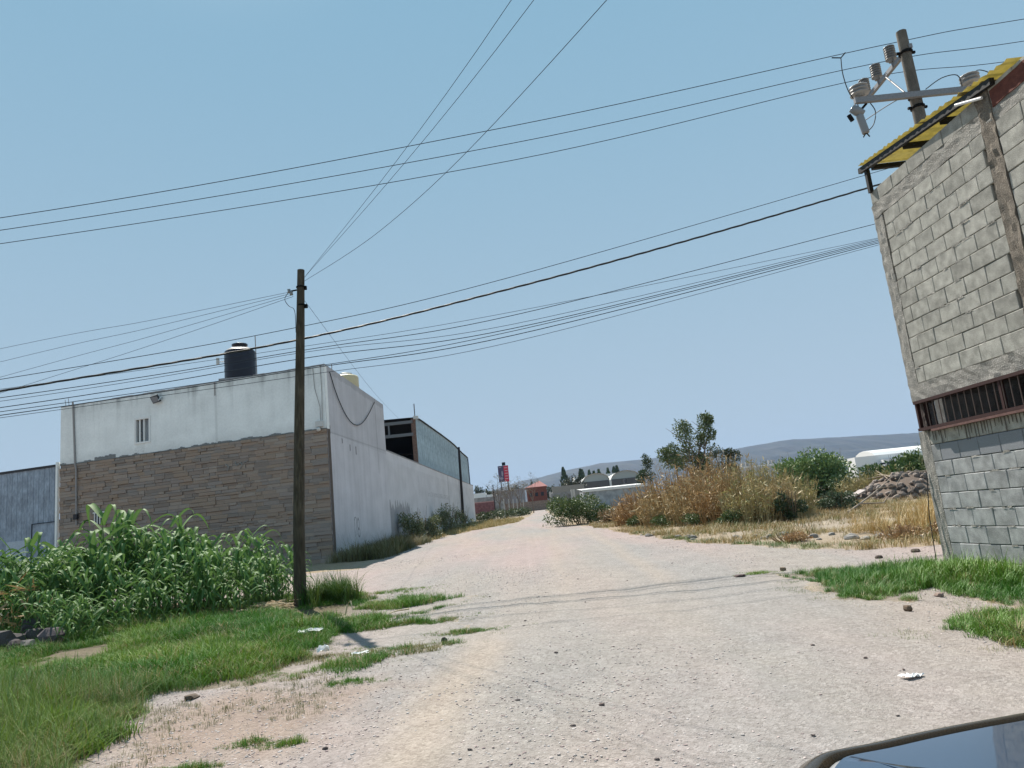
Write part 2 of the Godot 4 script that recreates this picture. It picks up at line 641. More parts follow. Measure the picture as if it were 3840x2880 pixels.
func build_grass() -> void:
	var gm := leaf_mat("grass_blade", 0.6, 0.8, 0.3)
	var green := [Color(0.06, 0.19, 0.014), Color(0.19, 0.3, 0.04), Color(0.38, 0.32, 0.16)]
	var fringe := func(px: float, pz: float) -> float:
		if not inside(GRASS_LEFT, px, pz, 0.55):
			return 0.0
		var nn := patches.get_noise_2d(px * 9.0 + 40, pz * 9.0)
		var edge := clampf((px + 2.1) / 1.2, 0, 1) if pz < -6.9 else 0.0
		if nn < -0.36 + 0.34 * edge or patches.get_noise_2d(px * 30.0, pz * 30.0) > depth_in(GRASS_LEFT, px, pz, 0.35) * 0.9 - 0.25:
			return 0.0
		if edge > 0.2 and patches.get_noise_2d(px * 3.0, pz * 16.0 + px * 6.0) < 0.1 * edge - 0.1:
			return 0.0
		var s := clampf((nn + 0.36 - 0.34 * edge) * 5.0, 0.25, 1.0)
		if pz > -5.6:
			s *= 1.6
		return s * clampf(0.8 + nn + 0.35 - 0.35 * edge, 0.4, 1.6) * lerpf(0.3, 1.0, depth_in(GRASS_LEFT, px, pz, 0.4))
	grow("grass", tuft(16, 0.1, 0.06, 1.1, 0.007), 30000, Rect2(-9, -14.2, 8.6, 11.2), fringe, green, gm, 0.6, 1.25)
	grow("grass", tuft(14, 0.15, 0.07, 1.3, 0.006), 12000, Rect2(-9, -14.2, 8.6, 11.2), fringe, [Color(0.065, 0.205, 0.018), Color(0.21, 0.315, 0.045), Color(0.4, 0.34, 0.18)], gm, 0.6, 1.3)
	# taller soft grass in the near corner
	var corner := func(px: float, pz: float) -> float:
		if px > -2.6 + 0.5 * patches.get_noise_2d(px * 12, pz * 12) or not inside(GRASS_LEFT, px, pz, 0.3):
			return 0.0
		return clampf(1.0 + patches.get_noise_2d(px * 6, pz * 6) * 0.9, 0.4, 1.5) * lerpf(0.3, 1.0, depth_in(GRASS_LEFT, px, pz, 0.5))
	grow("grass", tuft(18, 0.26, 0.1, 1.25, 0.005), 5200, Rect2(-5.5, -6.4, 3.2, 3.4), corner, [Color(0.065, 0.175, 0.035), Color(0.18, 0.27, 0.065), Color(0.36, 0.31, 0.16)], gm, 0.6, 1.2)
	# yellowing turf along the edge of the grass
	var dry := func(px: float, pz: float) -> float:
		if not inside(GRASS_LEFT, px, pz, 0.9) or (pz < -7.5 or px < -4.2):
			return 0.0
		return 0.7 if patches.get_noise_2d(px * 14 + 9, pz * 14) > -0.05 else 0.0
	grow("grass", tuft(12, 0.1, 0.06, 1.1, 0.006), 5000, Rect2(-4.2, -7.4, 3.4, 3.6), dry, [Color(0.2, 0.19, 0.06), Color(0.3, 0.26, 0.12)], gm, 0.5, 1.1)
	# short sparse blades where the turf thins out into the dirt
	var thin := func(px: float, pz: float) -> float:
		var close := false
		for q in [Vector2(0.35, 0), Vector2(-0.35, 0), Vector2(0, 0.35), Vector2(0, -0.35)]:
			if inside(GRASS_LEFT, px + q.x, pz + q.y, 0.6) or inside(GRASS_RIGHT, px + q.x, pz + q.y, 0.6) or inside(GRASS_RIGHT_NEAR, px + q.x, pz + q.y, 0.6):
				close = true
		if not close or (px > 4.78 and pz > -9.05):
			return 0.0
		return 0.5 if patches.get_noise_2d(px * 26.0, pz * 26.0) > 0.08 else 0.0
	grow("grass", tuft(7, 0.09, 0.09, 1.1, 0.005), 6500, Rect2(-3.6, -12.5, 3.6, 9.0), thin, [Color(0.12, 0.19, 0.05), Color(0.27, 0.26, 0.11), Color(0.42, 0.36, 0.2)], gm, 0.5, 1.1)
	grow("grass", tuft(7, 0.09, 0.09, 1.1, 0.005), 4200, Rect2(2.4, -11.0, 2.4, 6.6), thin, [Color(0.12, 0.19, 0.05), Color(0.27, 0.26, 0.11), Color(0.42, 0.36, 0.2)], gm, 0.5, 1.1)
	# thin growth on the bare slope
	var sparse := func(px: float, pz: float) -> float:
		var q := Vector2((px + 2.15) / 0.75, (pz + 5.3) / 1.3)
		if q.length() > 1.0 or patches.get_noise_2d(px * 18, pz * 18) < 0.05:
			return 0.0
		return 0.55
	grow("grass", tuft(9, 0.1, 0.05, 1.0, 0.005), 1500, Rect2(-3.2, -6.8, 2.0, 3.0), sparse, [Color(0.14, 0.17, 0.05), Color(0.3, 0.26, 0.13)], gm, 0.5, 1.1)
	# the verge by the block building
	var right := func(px: float, pz: float) -> float:
		if not inside(GRASS_RIGHT, px, pz, 0.35) and not inside(GRASS_RIGHT_NEAR, px, pz, 0.4):
			return 0.0
		if px > 4.78 + (pz + 9.0) * 0.033 and pz > -9.05:
			return 0.0
		var din := maxf(depth_in(GRASS_RIGHT, px, pz, 0.4), depth_in(GRASS_RIGHT_NEAR, px, pz, 0.35))
		if patches.get_noise_2d(px * 22, pz * 22) > din * 0.9 - 0.3:
			return 0.0
		return clampf(1.0 + patches.get_noise_2d(px * 8, pz * 8) * 0.9, 0.35, 1.7) * lerpf(0.3, 1.0, din)
	grow("grass", tuft(18, 0.13, 0.07, 1.1, 0.007), 8000, Rect2(2.6, -10.6, 2.5, 6.2), right, [Color(0.055, 0.19, 0.018), Color(0.17, 0.285, 0.045), Color(0.36, 0.31, 0.15)], gm, 0.6, 1.2)
	grow("grass", tuft(16, 0.22, 0.08, 1.0, 0.007), 1100, Rect2(2.9, -9.6, 2.2, 3.2), right, [Color(0.05, 0.18, 0.018), Color(0.14, 0.27, 0.04)], gm, 0.6, 1.1)
	# small separate patches of turf on the dirt
	for s in [[-1.47, -5.98, 0.24, 0.12], [-1.72, -4.58, 0.15, 0.1], [-1.45, -4.47, 0.12, 0.07], [-1.9, -4.15, 0.25, 0.08], [-0.75, -8.0, 0.35, 0.16], [3.05, -10.35, 0.3, 0.2], [-2.3, -12.6, 0.7, 0.5], [-1.2, -8.9, 0.4, 0.2]]:
		var sp: Array = s
		var spot := func(px: float, pz: float) -> float:
			var q := Vector2((px - sp[0]) / sp[2], (pz - sp[1]) / sp[3]).length()
			return 0.85 * clampf(1.25 - q, 0.25, 1.0) if q < 1.1 + 1.6 * patches.get_noise_2d(px * 60, pz * 60) else 0.0
		grow("grass", tuft(14, 0.1, 0.05, 0.9, 0.006), int(900 * sp[2]) + 110, Rect2(sp[0] - sp[2] * 1.4, sp[1] - sp[3] * 1.4, sp[2] * 2.8, sp[3] * 2.8), spot, green, gm, 0.5, 1.0)
	# dry and green verge across the side street
	var verge := func(px: float, pz: float) -> float:
		if inside(ROAD, px, pz, 0.2) or px < 2.6 or px > 16:
			return 0.0
		var nn := patches.get_noise_2d(px * 5.0, pz * 5.0)
		if nn < -0.25:
			return 0.0
		return 0.7 + nn
	grow("dry_grass", tuft(16, 0.22, 0.12, 1.0, 0.009), 9000, Rect2(2.6, -36, 11, 25.5), verge, [Color(0.3, 0.22, 0.09), Color(0.42, 0.33, 0.17), Color(0.14, 0.17, 0.04)], gm, 0.6, 1.3)
	var edge_green := func(px: float, pz: float) -> float:
		if inside(ROAD, px, pz, 0.1) or not (inside(ROAD, px - 0.1, pz + 1.1) or inside(ROAD, px - 0.3, pz + 0.5)):
			return 0.0
		return 0.75 if patches.get_noise_2d(px * 9.0, pz * 9.0) > 0.0 else 0.0
	grow("grass", tuft(14, 0.16, 0.1, 0.9, 0.009), 9000, Rect2(2.6, -24, 11, 13.2), edge_green, [Color(0.1, 0.17, 0.04), Color(0.22, 0.22, 0.08)], gm, 0.6, 1.2)
	var lot := func(px: float, pz: float) -> float:
		if inside(ROAD, px, pz) or patches.get_noise_2d(px * 3.0 + 20, pz * 3.0) < 0.02:
			return 0.0
		return 0.8
	grow("dry_grass", tuft(14, 0.26, 0.16, 1.0, 0.012), 8000, Rect2(5, -60, 32, 44), lot, [Color(0.3, 0.23, 0.12), Color(0.4, 0.32, 0.2), Color(0.12, 0.15, 0.04)], gm, 0.7, 1.4)
	# dry strip along the foot of the boundary wall
	var strip := func(px: float, pz: float) -> float:
		if inside(ROAD, px, pz, 0.3) or px < -6.3 or px > 1.0:
			return 0.0
		return 0.8 + patches.get_noise_2d(px * 7.0, pz * 7.0)
	grow("dry_grass", tuft(16, 0.3, 0.14, 0.9, 0.012), 5500, Rect2(-6.3, -75, 7.0, 49.5), strip, [Color(0.33, 0.25, 0.09), Color(0.42, 0.34, 0.16), Color(0.16, 0.18, 0.05)], gm, 0.7, 1.5)
	# straggly weeds at the foot of the house, in its shade
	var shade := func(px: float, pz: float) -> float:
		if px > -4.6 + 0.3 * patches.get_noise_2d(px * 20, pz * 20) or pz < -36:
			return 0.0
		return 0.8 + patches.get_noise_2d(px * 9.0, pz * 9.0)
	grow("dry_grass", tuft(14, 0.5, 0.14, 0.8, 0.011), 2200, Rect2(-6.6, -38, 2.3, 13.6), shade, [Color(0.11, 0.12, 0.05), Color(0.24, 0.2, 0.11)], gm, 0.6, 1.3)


# ------------------------------------------------------------------ broad-leaved canes
func blade_mesh(length: float, width: float, rise: float, droop: float, tone: Color) -> Mesh:
	var b := MB.new()
	var m := 8
	for i in m + 1:
		var t := float(i) / m
		var q := Vector3(length * (t * 0.72 - 0.1 * t * t), length * (rise * t - droop * t * t * t * 0.95), 0)
		var w := width * (0.55 + 1.6 * t) * (1.0 - t) * 0.95 + width * 0.12 * (1.0 - t)
		var dq := Vector3(0.72 - 0.2 * t, rise - droop * 2.85 * t * t, 0).normalized()
		var nn := Vector3(-dq.y, dq.x, 0)
		for k in [-1.0, 0.0, 1.0]:
			b.v.append(q + Vector3(0, 0, k * w) + nn * absf(k) * w * 0.35)
			b.n.append((nn - Vector3(0, 0, k * 0.35)).normalized())
			b.c.append(tone if k != 0.0 else tone.lerp(Color(0.2, 0.27, 0.12), 0.4))
			b.uv.append(Vector2())
	for i in m:
		for k in 2:
			var o := i * 3 + k
			b.ix.append_array(PackedInt32Array([o, o + 3, o + 1, o + 1, o + 3, o + 4]))
	return b.mesh()


func build_canes() -> void:
	var lm := leaf_mat("cane_leaf", 0.66, 0.7, 0.3)
	var sm := leaf_mat("cane_stem", 0.6, 0.0)
	var blades := []
	for i in 6:
		blades.append(blade_mesh([0.6, 0.68, 0.52, 0.6, 0.46, 0.66][i], [0.034, 0.041, 0.03, 0.036, 0.028, 0.042][i], [0.85, 0.7, 0.95, 1.05, 0.9, 0.75][i], [1.0, 0.85, 1.25, 1.1, 1.3, 1.1][i], Color(0.055, 0.145, 0.045).lerp(Color(0.12, 0.23, 0.05), rng.randf())))
	var dry_blade := blade_mesh(0.42, 0.016, 0.35, 0.75, Color(0.36, 0.27, 0.13))
	var protos := []
	for p in 6:
		var t := thing("cane_plant", "tall green cane plant with broad arching leaves in the left thicket", "cane plant", Vector3.ZERO, "green cane plants in the thicket on the left")
		var b := MB.new()
		b.col = Color(0.13, 0.18, 0.06)
		var lean := Vector3(rng.randf_range(-0.09, 0.09), 0, rng.randf_range(-0.09, 0.09))
		var pts := PackedVector3Array()
		for i in 6:
			pts.append(Vector3.UP * i * 0.2 + lean * i * i * 0.04)
		b.tube(pts, PackedFloat32Array([0.013, 0.012, 0.011, 0.009, 0.007, 0.003]), 5)
		obj("stem", b, sm, t)
		var a := rng.randf() * TAU
		for i in 13:
			var h := 0.06 + 0.94 * i / 12.0
			a += PI * rng.randf_range(0.75, 1.2)
			var s := (0.75 + 0.4 * sin(h * 2.8)) * rng.randf_range(0.85, 1.15)
			var bs := Basis(Vector3.UP, a) * Basis(Vector3.FORWARD, rng.randf_range(-0.25, 0.3)) * Basis(Vector3.RIGHT, rng.randf_range(-0.4, 0.4))
			var at := Vector3.UP * h + lean * pow(h * 5, 2) * 0.04
			var dead := i < 2 and rng.randf() < 0.6
			put("leaf", dry_blade if dead else blades[rng.randi() % 6], lm, t, Transform3D(bs.scaled(Vector3.ONE * s), at))
		protos.append(t)
	var area := poly([-7.3, -10.9, -6.15, -9.95, -5.9, -10.6, -5.35, -11.05, -4.7, -11.1, -3.95, -11.5, -3.72, -12.6, -4.1, -13.2, -5.2, -14.2, -7.0, -14.8, -11.5, -15.0, -11.5, -11.4])
	var made := 0
	var tries := 0
	var spots := []
	while made < 299 and tries < 12000:
		tries += 1
		var px := rng.randf_range(-11.4, -3.7)
		var pz := rng.randf_range(-15.0, -9.9)
		if not inside(area, px, pz, 0.15):
			continue
		var close := false
		for q in spots:
			if Vector2(px, pz).distance_to(q) < 0.165:
				close = true
				break
		if close:
			continue
		spots.append(Vector2(px, pz))
		var rear := clampf((-pz - 10.6) / 2.4, 0, 1)
		var h := lerpf(0.62, 1.5, rear) * clampf(remap(px, -7.6, -3.7, 1.0, 0.55), 0.55, 1.0) * clampf(remap(px, -7.4, -9.6, 1.0, 0.72), 0.7, 1.0) * (0.92 + 0.3 * patches.get_noise_2d(px * 14, pz * 14)) * rng.randf_range(0.72, 1.15)
		var at := on_ground(px, pz)
		if made < 6:
			protos[made].transform = Transform3D(Basis(Vector3.UP, rng.randf() * TAU).scaled(Vector3.ONE * h), at)
		else:
			copy(protos[rng.randi() % 6], at, rng.randf() * TAU, h)
		made += 1
	# the rank clump round the foot of the pole
	var gm := leaf_mat("grass_blade")
	var t := thing("grass_clump", "rank dark green grass clump round the foot of the wooden pole", "grass clump", on_ground(-3.35, -11.9))
	var xf := []
	var cs := []
	for i in 60:
		var q := Vector3(rng.randfn(0.2, 0.19), 0, rng.randfn(0.0, 0.17))
		xf.append(Transform3D(Basis(Vector3.UP, rng.randf() * TAU).scaled(Vector3.ONE * rng.randf_range(0.6, 1.15)), q))
		cs.append(Color(0.045, 0.13, 0.02).lerp(Color(0.14, 0.2, 0.05), rng.randf()))
	stuff(multi("blades", tuft(24, 0.58, 0.07, 1.0, 0.012), xf, cs, gm, t))


# ------------------------------------------------------------------ woody plants
func leaf_cloud(b: MB, r: RandomNumberGenerator, n: int, centre: Vector3, radius: Vector3, size: float, tones: Array, hollow := 0.35) -> void:
	for i in n:
		var d := Vector3(r.randfn(), r.randfn(), r.randfn()).normalized()
		var p := centre + d * radius * lerpf(hollow, 1.0, sqrt(r.randf())) * r.randf_range(0.85, 1.08)
		var dir := (d + Vector3(r.randfn(), r.randfn() + 0.2, r.randfn()) * 0.7).normalized()
		var side := dir.cross(Vector3(r.randfn(), r.randfn(), r.randfn())).normalized()
		b.col = tones[0].lerp(tones[1], r.randf())
		var s := size * r.randf_range(0.6, 1.3)
		b.leaf(p, dir, side, s, s * 0.45)


func shrub(called: String, label: String, category: String, at: Vector3, size: Vector3, n: int, leaf: float, tones: Array, group := "", stems := 14, stem_col := Color(0.16, 0.12, 0.08)) -> Node3D:
	var t := thing(called, label, category, at, group)
	var sb := MB.new()
	sb.col = stem_col
	var lb := MB.new()
	var lumps_n := maxi(10, int(size.x * size.z * 8.0))
	for i in stems:
		var a := rng.randf() * TAU
		var o := Vector3(cos(a) * size.x, 0, sin(a) * size.z) * rng.randf_range(0.1, 0.7)
		var top := Vector3(o.x * 1.1, size.y * rng.randf_range(0.55, 1.0), o.z * 1.1)
		sb.tube(PackedVector3Array([o * 0.3 - Vector3.UP * 0.05, (o * 0.6 + top) * 0.5, top]), PackedFloat32Array([0.02, 0.013, 0.005]), 4, false)
	for i in lumps_n:
		var a := rng.randf() * TAU
		var q := sqrt(rng.randf()) * 0.78
		var c := Vector3(cos(a) * size.x * q, size.y * lerpf(0.14, 0.8, (i + rng.randf()) / lumps_n) * (1.0 - 0.25 * q), sin(a) * size.z * q)
		leaf_cloud(lb, rng, n / lumps_n, c, Vector3(0.42 * size.x, 0.27 * size.y, 0.42 * size.z) * rng.randf_range(0.5, 1.1), leaf, tones, 0.2)
	obj("stems", sb, leaf_mat("twig", 0.85, 0.0), t)
	stuff(obj("foliage", lb, leaf_mat("foliage", 0.5, 0.5), t))
	return t


func reed_clump(called: String, label: String, at: Vector3, radius: float, h: float, n: int, tones: Array, leafy: float, group: String) -> Node3D:
	var t := thing(called, label, "reeds", at, group)
	var sb := MB.new()
	var lb := MB.new()
	for i in n:
		var a := rng.randf() * TAU
		var q := sqrt(rng.randf()) * radius
		var o := Vector3(cos(a) * q, -0.05, sin(a) * q)
		var lean := Vector3(cos(a) * q * 0.22 + rng.randfn() * 0.11, 1, sin(a) * q * 0.22 + rng.randfn() * 0.11).normalized()
		var hh := h * rng.randf_range(0.5, 1.05) * (1.0 - 0.35 * q / radius)
		var tone: Color = tones[0].lerp(tones[1], rng.randf())
		sb.col = tone * 0.85
		var top := o + lean * hh + Vector3(rng.randfn(), 0, rng.randfn()) * 0.06
		sb.tube(PackedVector3Array([o, o + lean * hh * 0.55, top]), PackedFloat32Array([0.013, 0.011, 0.005]), 3, false)
		for k in int(leafy):
			var f := rng.randf_range(0.3, 1.0)
			var p := o + lean * hh * f
			var d := Vector3(rng.randfn(), rng.randfn() * 0.8 + 0.7, rng.randfn()).normalized()
			lb.col = tone.lerp(tones[2], rng.randf() * 0.7) * rng.randf_range(0.8, 1.2)
			var s := rng.randf_range(0.08, 0.28)
			lb.leaf(p, d, d.cross(Vector3(rng.randfn(), rng.randfn(), rng.randfn())).normalized(), s, s * 0.17)
	stuff(obj("stalks", sb, leaf_mat("reed_stalk", 0.75, 0.0), t))
	stuff(obj("leaves", lb, leaf_mat("reed_leaf", 0.6, 0.6), t))
	return t


func tree(called: String, label: String, at: Vector3, h: float, clumps: Array, leaf: float, per: int, tones: Array, trunk_r: float, bare := 0, group := "") -> Node3D:
	var t := thing(called, label, "tree", at, group)
	var tb := MB.new()
	tb.col = Color(0.17, 0.13, 0.1)
	var fork := Vector3(0, h * 0.28, 0)
	tb.tube(PackedVector3Array([Vector3(0, -0.2, 0), Vector3(0.02, h * 0.14, 0), fork]), PackedFloat32Array([trunk_r * 1.2, trunk_r, trunk_r * 0.85]), 7)
	var lb := MB.new()
	for cc in clumps:   # x, y, z, rx, ry
		var c := Vector3(cc[0], cc[1], cc[2])
		var mid := fork.lerp(c, 0.5) + Vector3(rng.randfn(), 0, rng.randfn()) * 0.04 * h
		tb.tube(PackedVector3Array([fork, mid, c]), PackedFloat32Array([trunk_r * 0.6, trunk_r * 0.4, trunk_r * 0.15]), 5, false)
		for k in 3:
			var o := c + Vector3(rng.randfn(), rng.randfn(), rng.randfn()) * Vector3(cc[3], cc[4], cc[3]) * 0.4
			leaf_cloud(lb, rng, per / 3, o, Vector3(cc[3], cc[4], cc[3]) * rng.randf_range(0.5, 0.85), leaf, tones, 0.15)
	for i in bare:
		var src: Array = clumps[rng.randi() % clumps.size()]
		var c := fork.lerp(Vector3(src[0], src[1], src[2]), rng.randf_range(0.4, 0.9))
		var e := c + Vector3(rng.randfn() * 0.22 - 0.1, rng.randf_range(0.1, 0.4), rng.randfn() * 0.2) * h * 0.5
		tb.tube(PackedVector3Array([c, c.lerp(e, 0.5) + Vector3(rng.randfn(), rng.randfn(), 0) * 0.05, e]), PackedFloat32Array([trunk_r * 0.18, trunk_r * 0.12, trunk_r * 0.05]), 4, false)
	obj("trunk", tb, leaf_mat("tree_bark", 0.9, 0.0), t)
	if lb.v.size() > 0:
		stuff(obj("crown", lb, leaf_mat("foliage"), t))
	return t


func round_crown(h: float, r: float, n: int) -> Array:
	var a := []
	for i in n:
		var d := Vector3(rng.randfn(), rng.randfn() * 0.7, rng.randfn()).normalized() * rng.randf_range(0.3, 0.7)
		a.append([d.x * r, h * 0.66 + d.y * h * 0.32, d.z * r, r * 0.5, h * 0.2])
	return a


func cypress(at: Vector3, h: float, label: String) -> void:
	var t := thing("cypress_tree", label, "tree", at, "dark cypresses far along the skyline")
	var tb := MB.new()
	tb.col = Color(0.14, 0.11, 0.08)
	tb.tube(PackedVector3Array([Vector3(0, -0.3, 0), Vector3(0, h * 0.7, 0)]), PackedFloat32Array([0.18, 0.06]), 5)
	var lb := MB.new()
	for i in 260:
		var f := rng.randf()
		var r := h * 0.12 * sin(PI * clampf(0.12 + f * 0.88, 0, 1)) * rng.randf_range(0.6, 1.05)
		var a := rng.randf() * TAU
		lb.col = Color(0.018, 0.04, 0.018).lerp(Color(0.04, 0.07, 0.025), rng.randf())
		var d := Vector3(cos(a) * 0.3, 1, sin(a) * 0.3).normalized()
		lb.leaf(Vector3(cos(a) * r, h * (0.06 + 0.9 * f), sin(a) * r), d, Vector3(-sin(a), 0, cos(a)), h * 0.1, h * 0.06)
	obj("trunk", tb, leaf_mat("tree_bark"), t)
	stuff(obj("crown", lb, leaf_mat("foliage"), t))


# ------------------------------------------------------------------ the stone-clad house and its walls
func wall_image(w: int, h: int, len_m: float, y0: float, y1: float, base: Color, seed_n: int, painter: Callable) -> ImageTexture:
	var im := Image.create(w, h, false, Image.FORMAT_RGB8)
	var f := FastNoiseLite.new()
	f.seed = seed_n
	f.frequency = 1.0
	f.fractal_octaves = 4
	for j in h:
		var y := lerpf(y1, y0, (j + 0.5) / h)
		for i in w:
			var s := (i + 0.5) / w * len_m
			var st := f.get_noise_2d(s * 2.2, y * 0.16)
			var bl := f.get_noise_2d(s * 0.45 + 50, y * 0.7)
			var fi := f.get_noise_2d(s * 9.0, y * 9.0 + 77)
			var k := 1.0 + 0.1 * st + 0.12 * bl + 0.07 * fi
			k *= painter.call(s, y, st, fi)
			im.set_pixel(i, j, Color(base.r * k, base.g * k, base.b * k).linear_to_srgb())
	return ImageTexture.create_from_image(im)


func image_mat(t: Texture2D, rough := 0.92) -> StandardMaterial3D:
	var m := StandardMaterial3D.new()
	m.albedo_texture = t
	m.roughness = rough
	m.metallic_specular = 0.25
	m.texture_repeat = false
	return m


func frame_of(o: Vector3, x: Vector3) -> Transform3D:
	return Transform3D(Basis(x, Vector3.UP, x.cross(Vector3.UP)), o)


func build_house() -> void:
	var t := thing("stone_clad_house", "long white house with brown ledge-stone lower front and black tank on roof", "house", HOUSE)
	var ff := frame_of(Vector3.ZERO, FRONT_X)    # x to the right along the front, negative from the corner
	var sf := frame_of(Vector3.ZERO, SIDE_X)     # x along the side wall, away from the camera
	var white := mat("white_plaster", lin(0.97, 0.99, 0.96), 0.9, "pale_blotch", Vector3(0.22, 0.1, 0.22), 0.0, "pale_fine", Vector3(0.6, 0.25, 0.6))
	var grey := mat("grey_render", lin(0.44, 0.44, 0.45), 0.92, "blotch", Vector3(0.3, 0.12, 0.3), 0.0, "fine", Vector3.ONE)
	# upper front wall, in four pieces round the window opening (u 7.35 to 8.03, y 5.54 to 6.5)
	for r in [[-11.5, -8.03, 5.1, 7.4], [-7.35, 0.0, 5.1, 7.4], [-8.03, -7.35, 5.1, 5.54], [-8.03, -7.35, 6.5, 7.4]]:
		var ub := MB.new()
		ub.box(Vector3((r[0] + r[1]) / 2, (r[2] + r[3]) / 2, -0.1), Vector3(r[1] - r[0], r[3] - r[2], 0.2))
		obj("upper_wall", ub, white, t, ff)
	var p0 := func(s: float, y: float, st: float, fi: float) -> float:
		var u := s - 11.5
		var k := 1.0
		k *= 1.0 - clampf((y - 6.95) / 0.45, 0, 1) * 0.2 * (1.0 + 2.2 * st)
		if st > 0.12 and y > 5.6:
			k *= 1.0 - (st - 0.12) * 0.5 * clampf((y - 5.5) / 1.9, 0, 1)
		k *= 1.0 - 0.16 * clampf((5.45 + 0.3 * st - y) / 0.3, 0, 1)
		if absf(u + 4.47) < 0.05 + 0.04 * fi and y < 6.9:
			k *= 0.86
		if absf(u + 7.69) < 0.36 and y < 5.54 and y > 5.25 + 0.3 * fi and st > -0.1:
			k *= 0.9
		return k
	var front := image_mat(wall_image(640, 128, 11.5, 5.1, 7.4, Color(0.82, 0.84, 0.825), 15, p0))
	var wb := MB.new()
	for r in [[-11.5, -8.03, 5.1, 7.4], [-7.35, 0.0, 5.1, 7.4], [-8.03, -7.35, 5.1, 5.54], [-8.03, -7.35, 6.5, 7.4]]:
		wb.quad(Vector3(r[0], r[2], 0.004), Vector3(r[1], r[2], 0.004), Vector3(r[1], r[3], 0.004), Vector3(r[0], r[3], 0.004), Vector2((r[0] + 11.5) / 11.5, (7.4 - r[3]) / 2.3), Vector2((r[1] + 11.5) / 11.5, (7.4 - r[2]) / 2.3))
	obj("plaster_face", wb, front, t, ff)
	var b := MB.new()
	b.box(Vector3(-5.75, 2.7, -0.12), Vector3(11.5, 4.796, 0.2))
	obj("lower_wall", b, mat("dark_mortar", lin(0.16, 0.13, 0.11), 0.95, "fine", Vector3.ONE), t, ff)
	# side wall as one rendered face with its stains, body behind
	var painter := func(s: float, y: float, st: float, fi: float) -> float:
		var k := 1.0
		if y > 7.22 + 0.08 * st:
			k *= 0.78 + 0.3 * (7.45 - y)
		if absf(y - (5.0 + 0.018 * s)) < 0.03 + 0.02 * fi:
			k *= 0.82
		if y < 5.0:
			k *= 1.1
		if y < 1.3 + 0.4 * st:
			k *= 0.88
		for c in [[1.9, 4.86], [3.0, 4.7], [3.9, 4.66], [0.35, 5.1]]:
			if absf(s - c[0]) < 0.07 and absf(y - c[1]) < 0.13 + 0.1 * st:
				k *= 0.4
		if absf(s - 7.9 - 0.05 * st) < 0.03 and y > 4.0:
			k *= 0.6
		# a scribble of dark paint: three strokes and a loop
		for c in [[3.02, 0.33], [3.3, 0.28]]:
			if absf(s - c[0] - 0.08 * (y - 1.6)) < 0.035 and absf(y - 1.6) < c[1]:
				k *= 0.5
		if absf(Vector2((s - 3.16) / 0.16, (y - 1.9) / 0.1).length() - 1.0) < 0.25 and y > 1.88:
			k *= 0.5
		if absf(Vector2((s - 3.58) / 0.14, (y - 1.75) / 0.2).length() - 1.0) < 0.22 or absf(Vector2((s - 3.62) / 0.16, (y - 1.42) / 0.16).length() - 1.0) < 0.22:
			k *= 0.5
		return k
	var tex := wall_image(512, 384, 9.7, 0.3, 7.46, Color(0.52, 0.51, 0.525), 3, painter)
	b = MB.new()
	b.quad(Vector3(0.0, 0.3, 0.003), Vector3(9.7, 0.3, 0.003), Vector3(9.7, 7.46, 0.003), Vector3(0, 7.46, 0.003))
	obj("side_wall", b, image_mat(tex), t, sf)
	b = MB.new()
	var corner := sf * Vector3(0.22, 0, -0.01)
	var fl := ff * Vector3(-11.5, 0, -0.21)
	var br := sf * Vector3(9.7, 0, -0.01)
	var bl := br + (fl - corner)
	b.prism(PackedVector2Array([Vector2(corner.x, corner.z), Vector2(br.x, br.z), Vector2(br.x - 0.25, br.z), Vector2(corner.x - 0.25, corner.z - 0.05)]), 0.2, 7.455)
	b.prism(PackedVector2Array([Vector2(br.x - 0.25, br.z), Vector2(br.x - 0.25, br.z + 0.2), Vector2(bl.x, bl.z + 0.2), Vector2(bl.x, bl.z)]), 0.2, 7.4)
	b.prism(PackedVector2Array([Vector2(fl.x, fl.z), Vector2(fl.x + 0.2, fl.z), Vector2(bl.x + 0.2, bl.z + 0.2), Vector2(bl.x, bl.z + 0.2)]), 0.2, 7.4)
	obj("rear_wall", b, grey, t)
	b = MB.new()
	var roofp := PackedVector2Array()
	for q in [ff * Vector3(-11.4, 0, -0.22), ff * Vector3(-0.3, 0, -0.22), br + Vector3(-0.3, 0, 0.3), bl + Vector3(0.3, 0, 0.3)]:
		roofp.append(Vector2(q.x, q.z))
	b.prism(roofp, 7.05, 7.3)
	obj("roof", b, mat("roof_slab", lin(0.35, 0.34, 0.33), 0.95, "fine"), t)
	# uneven coping of cement along the parapet
	b = MB.new()
	for i in 24:
		var u0 := -11.5 + i * 11.5 / 24
		var hh := 0.03 + 0.025 * rng.randf()
		b.box(Vector3(u0 + 0.24, 7.4 + hh / 2, -0.1), Vector3(0.479, hh, 0.215))
	obj("parapet_coping", b, mat("coping", lin(0.42, 0.41, 0.42), 0.95, "fine"), t, ff)
	# rough cement line between plaster and stone
	b = MB.new()
	for i in 120:
		var u0 := -11.5 + i * 11.5 / 120
		var hh := 0.02 + 0.13 * maxf(0, patches.get_noise_2d(u0 * 30, 5) + 0.1) + (0.13 * rng.randf_range(0.6, 1.0) if i > 16 and i < 27 else 0.0)
		b.box(Vector3(u0 + 0.048, 5.1 + hh / 2, 0.01), Vector3(0.0955, hh, 0.02 + 0.012 * rng.randf()))
	obj("cement_seam", b, mat("seam", lin(0.27, 0.28, 0.28), 0.95, "fine"), t, ff)
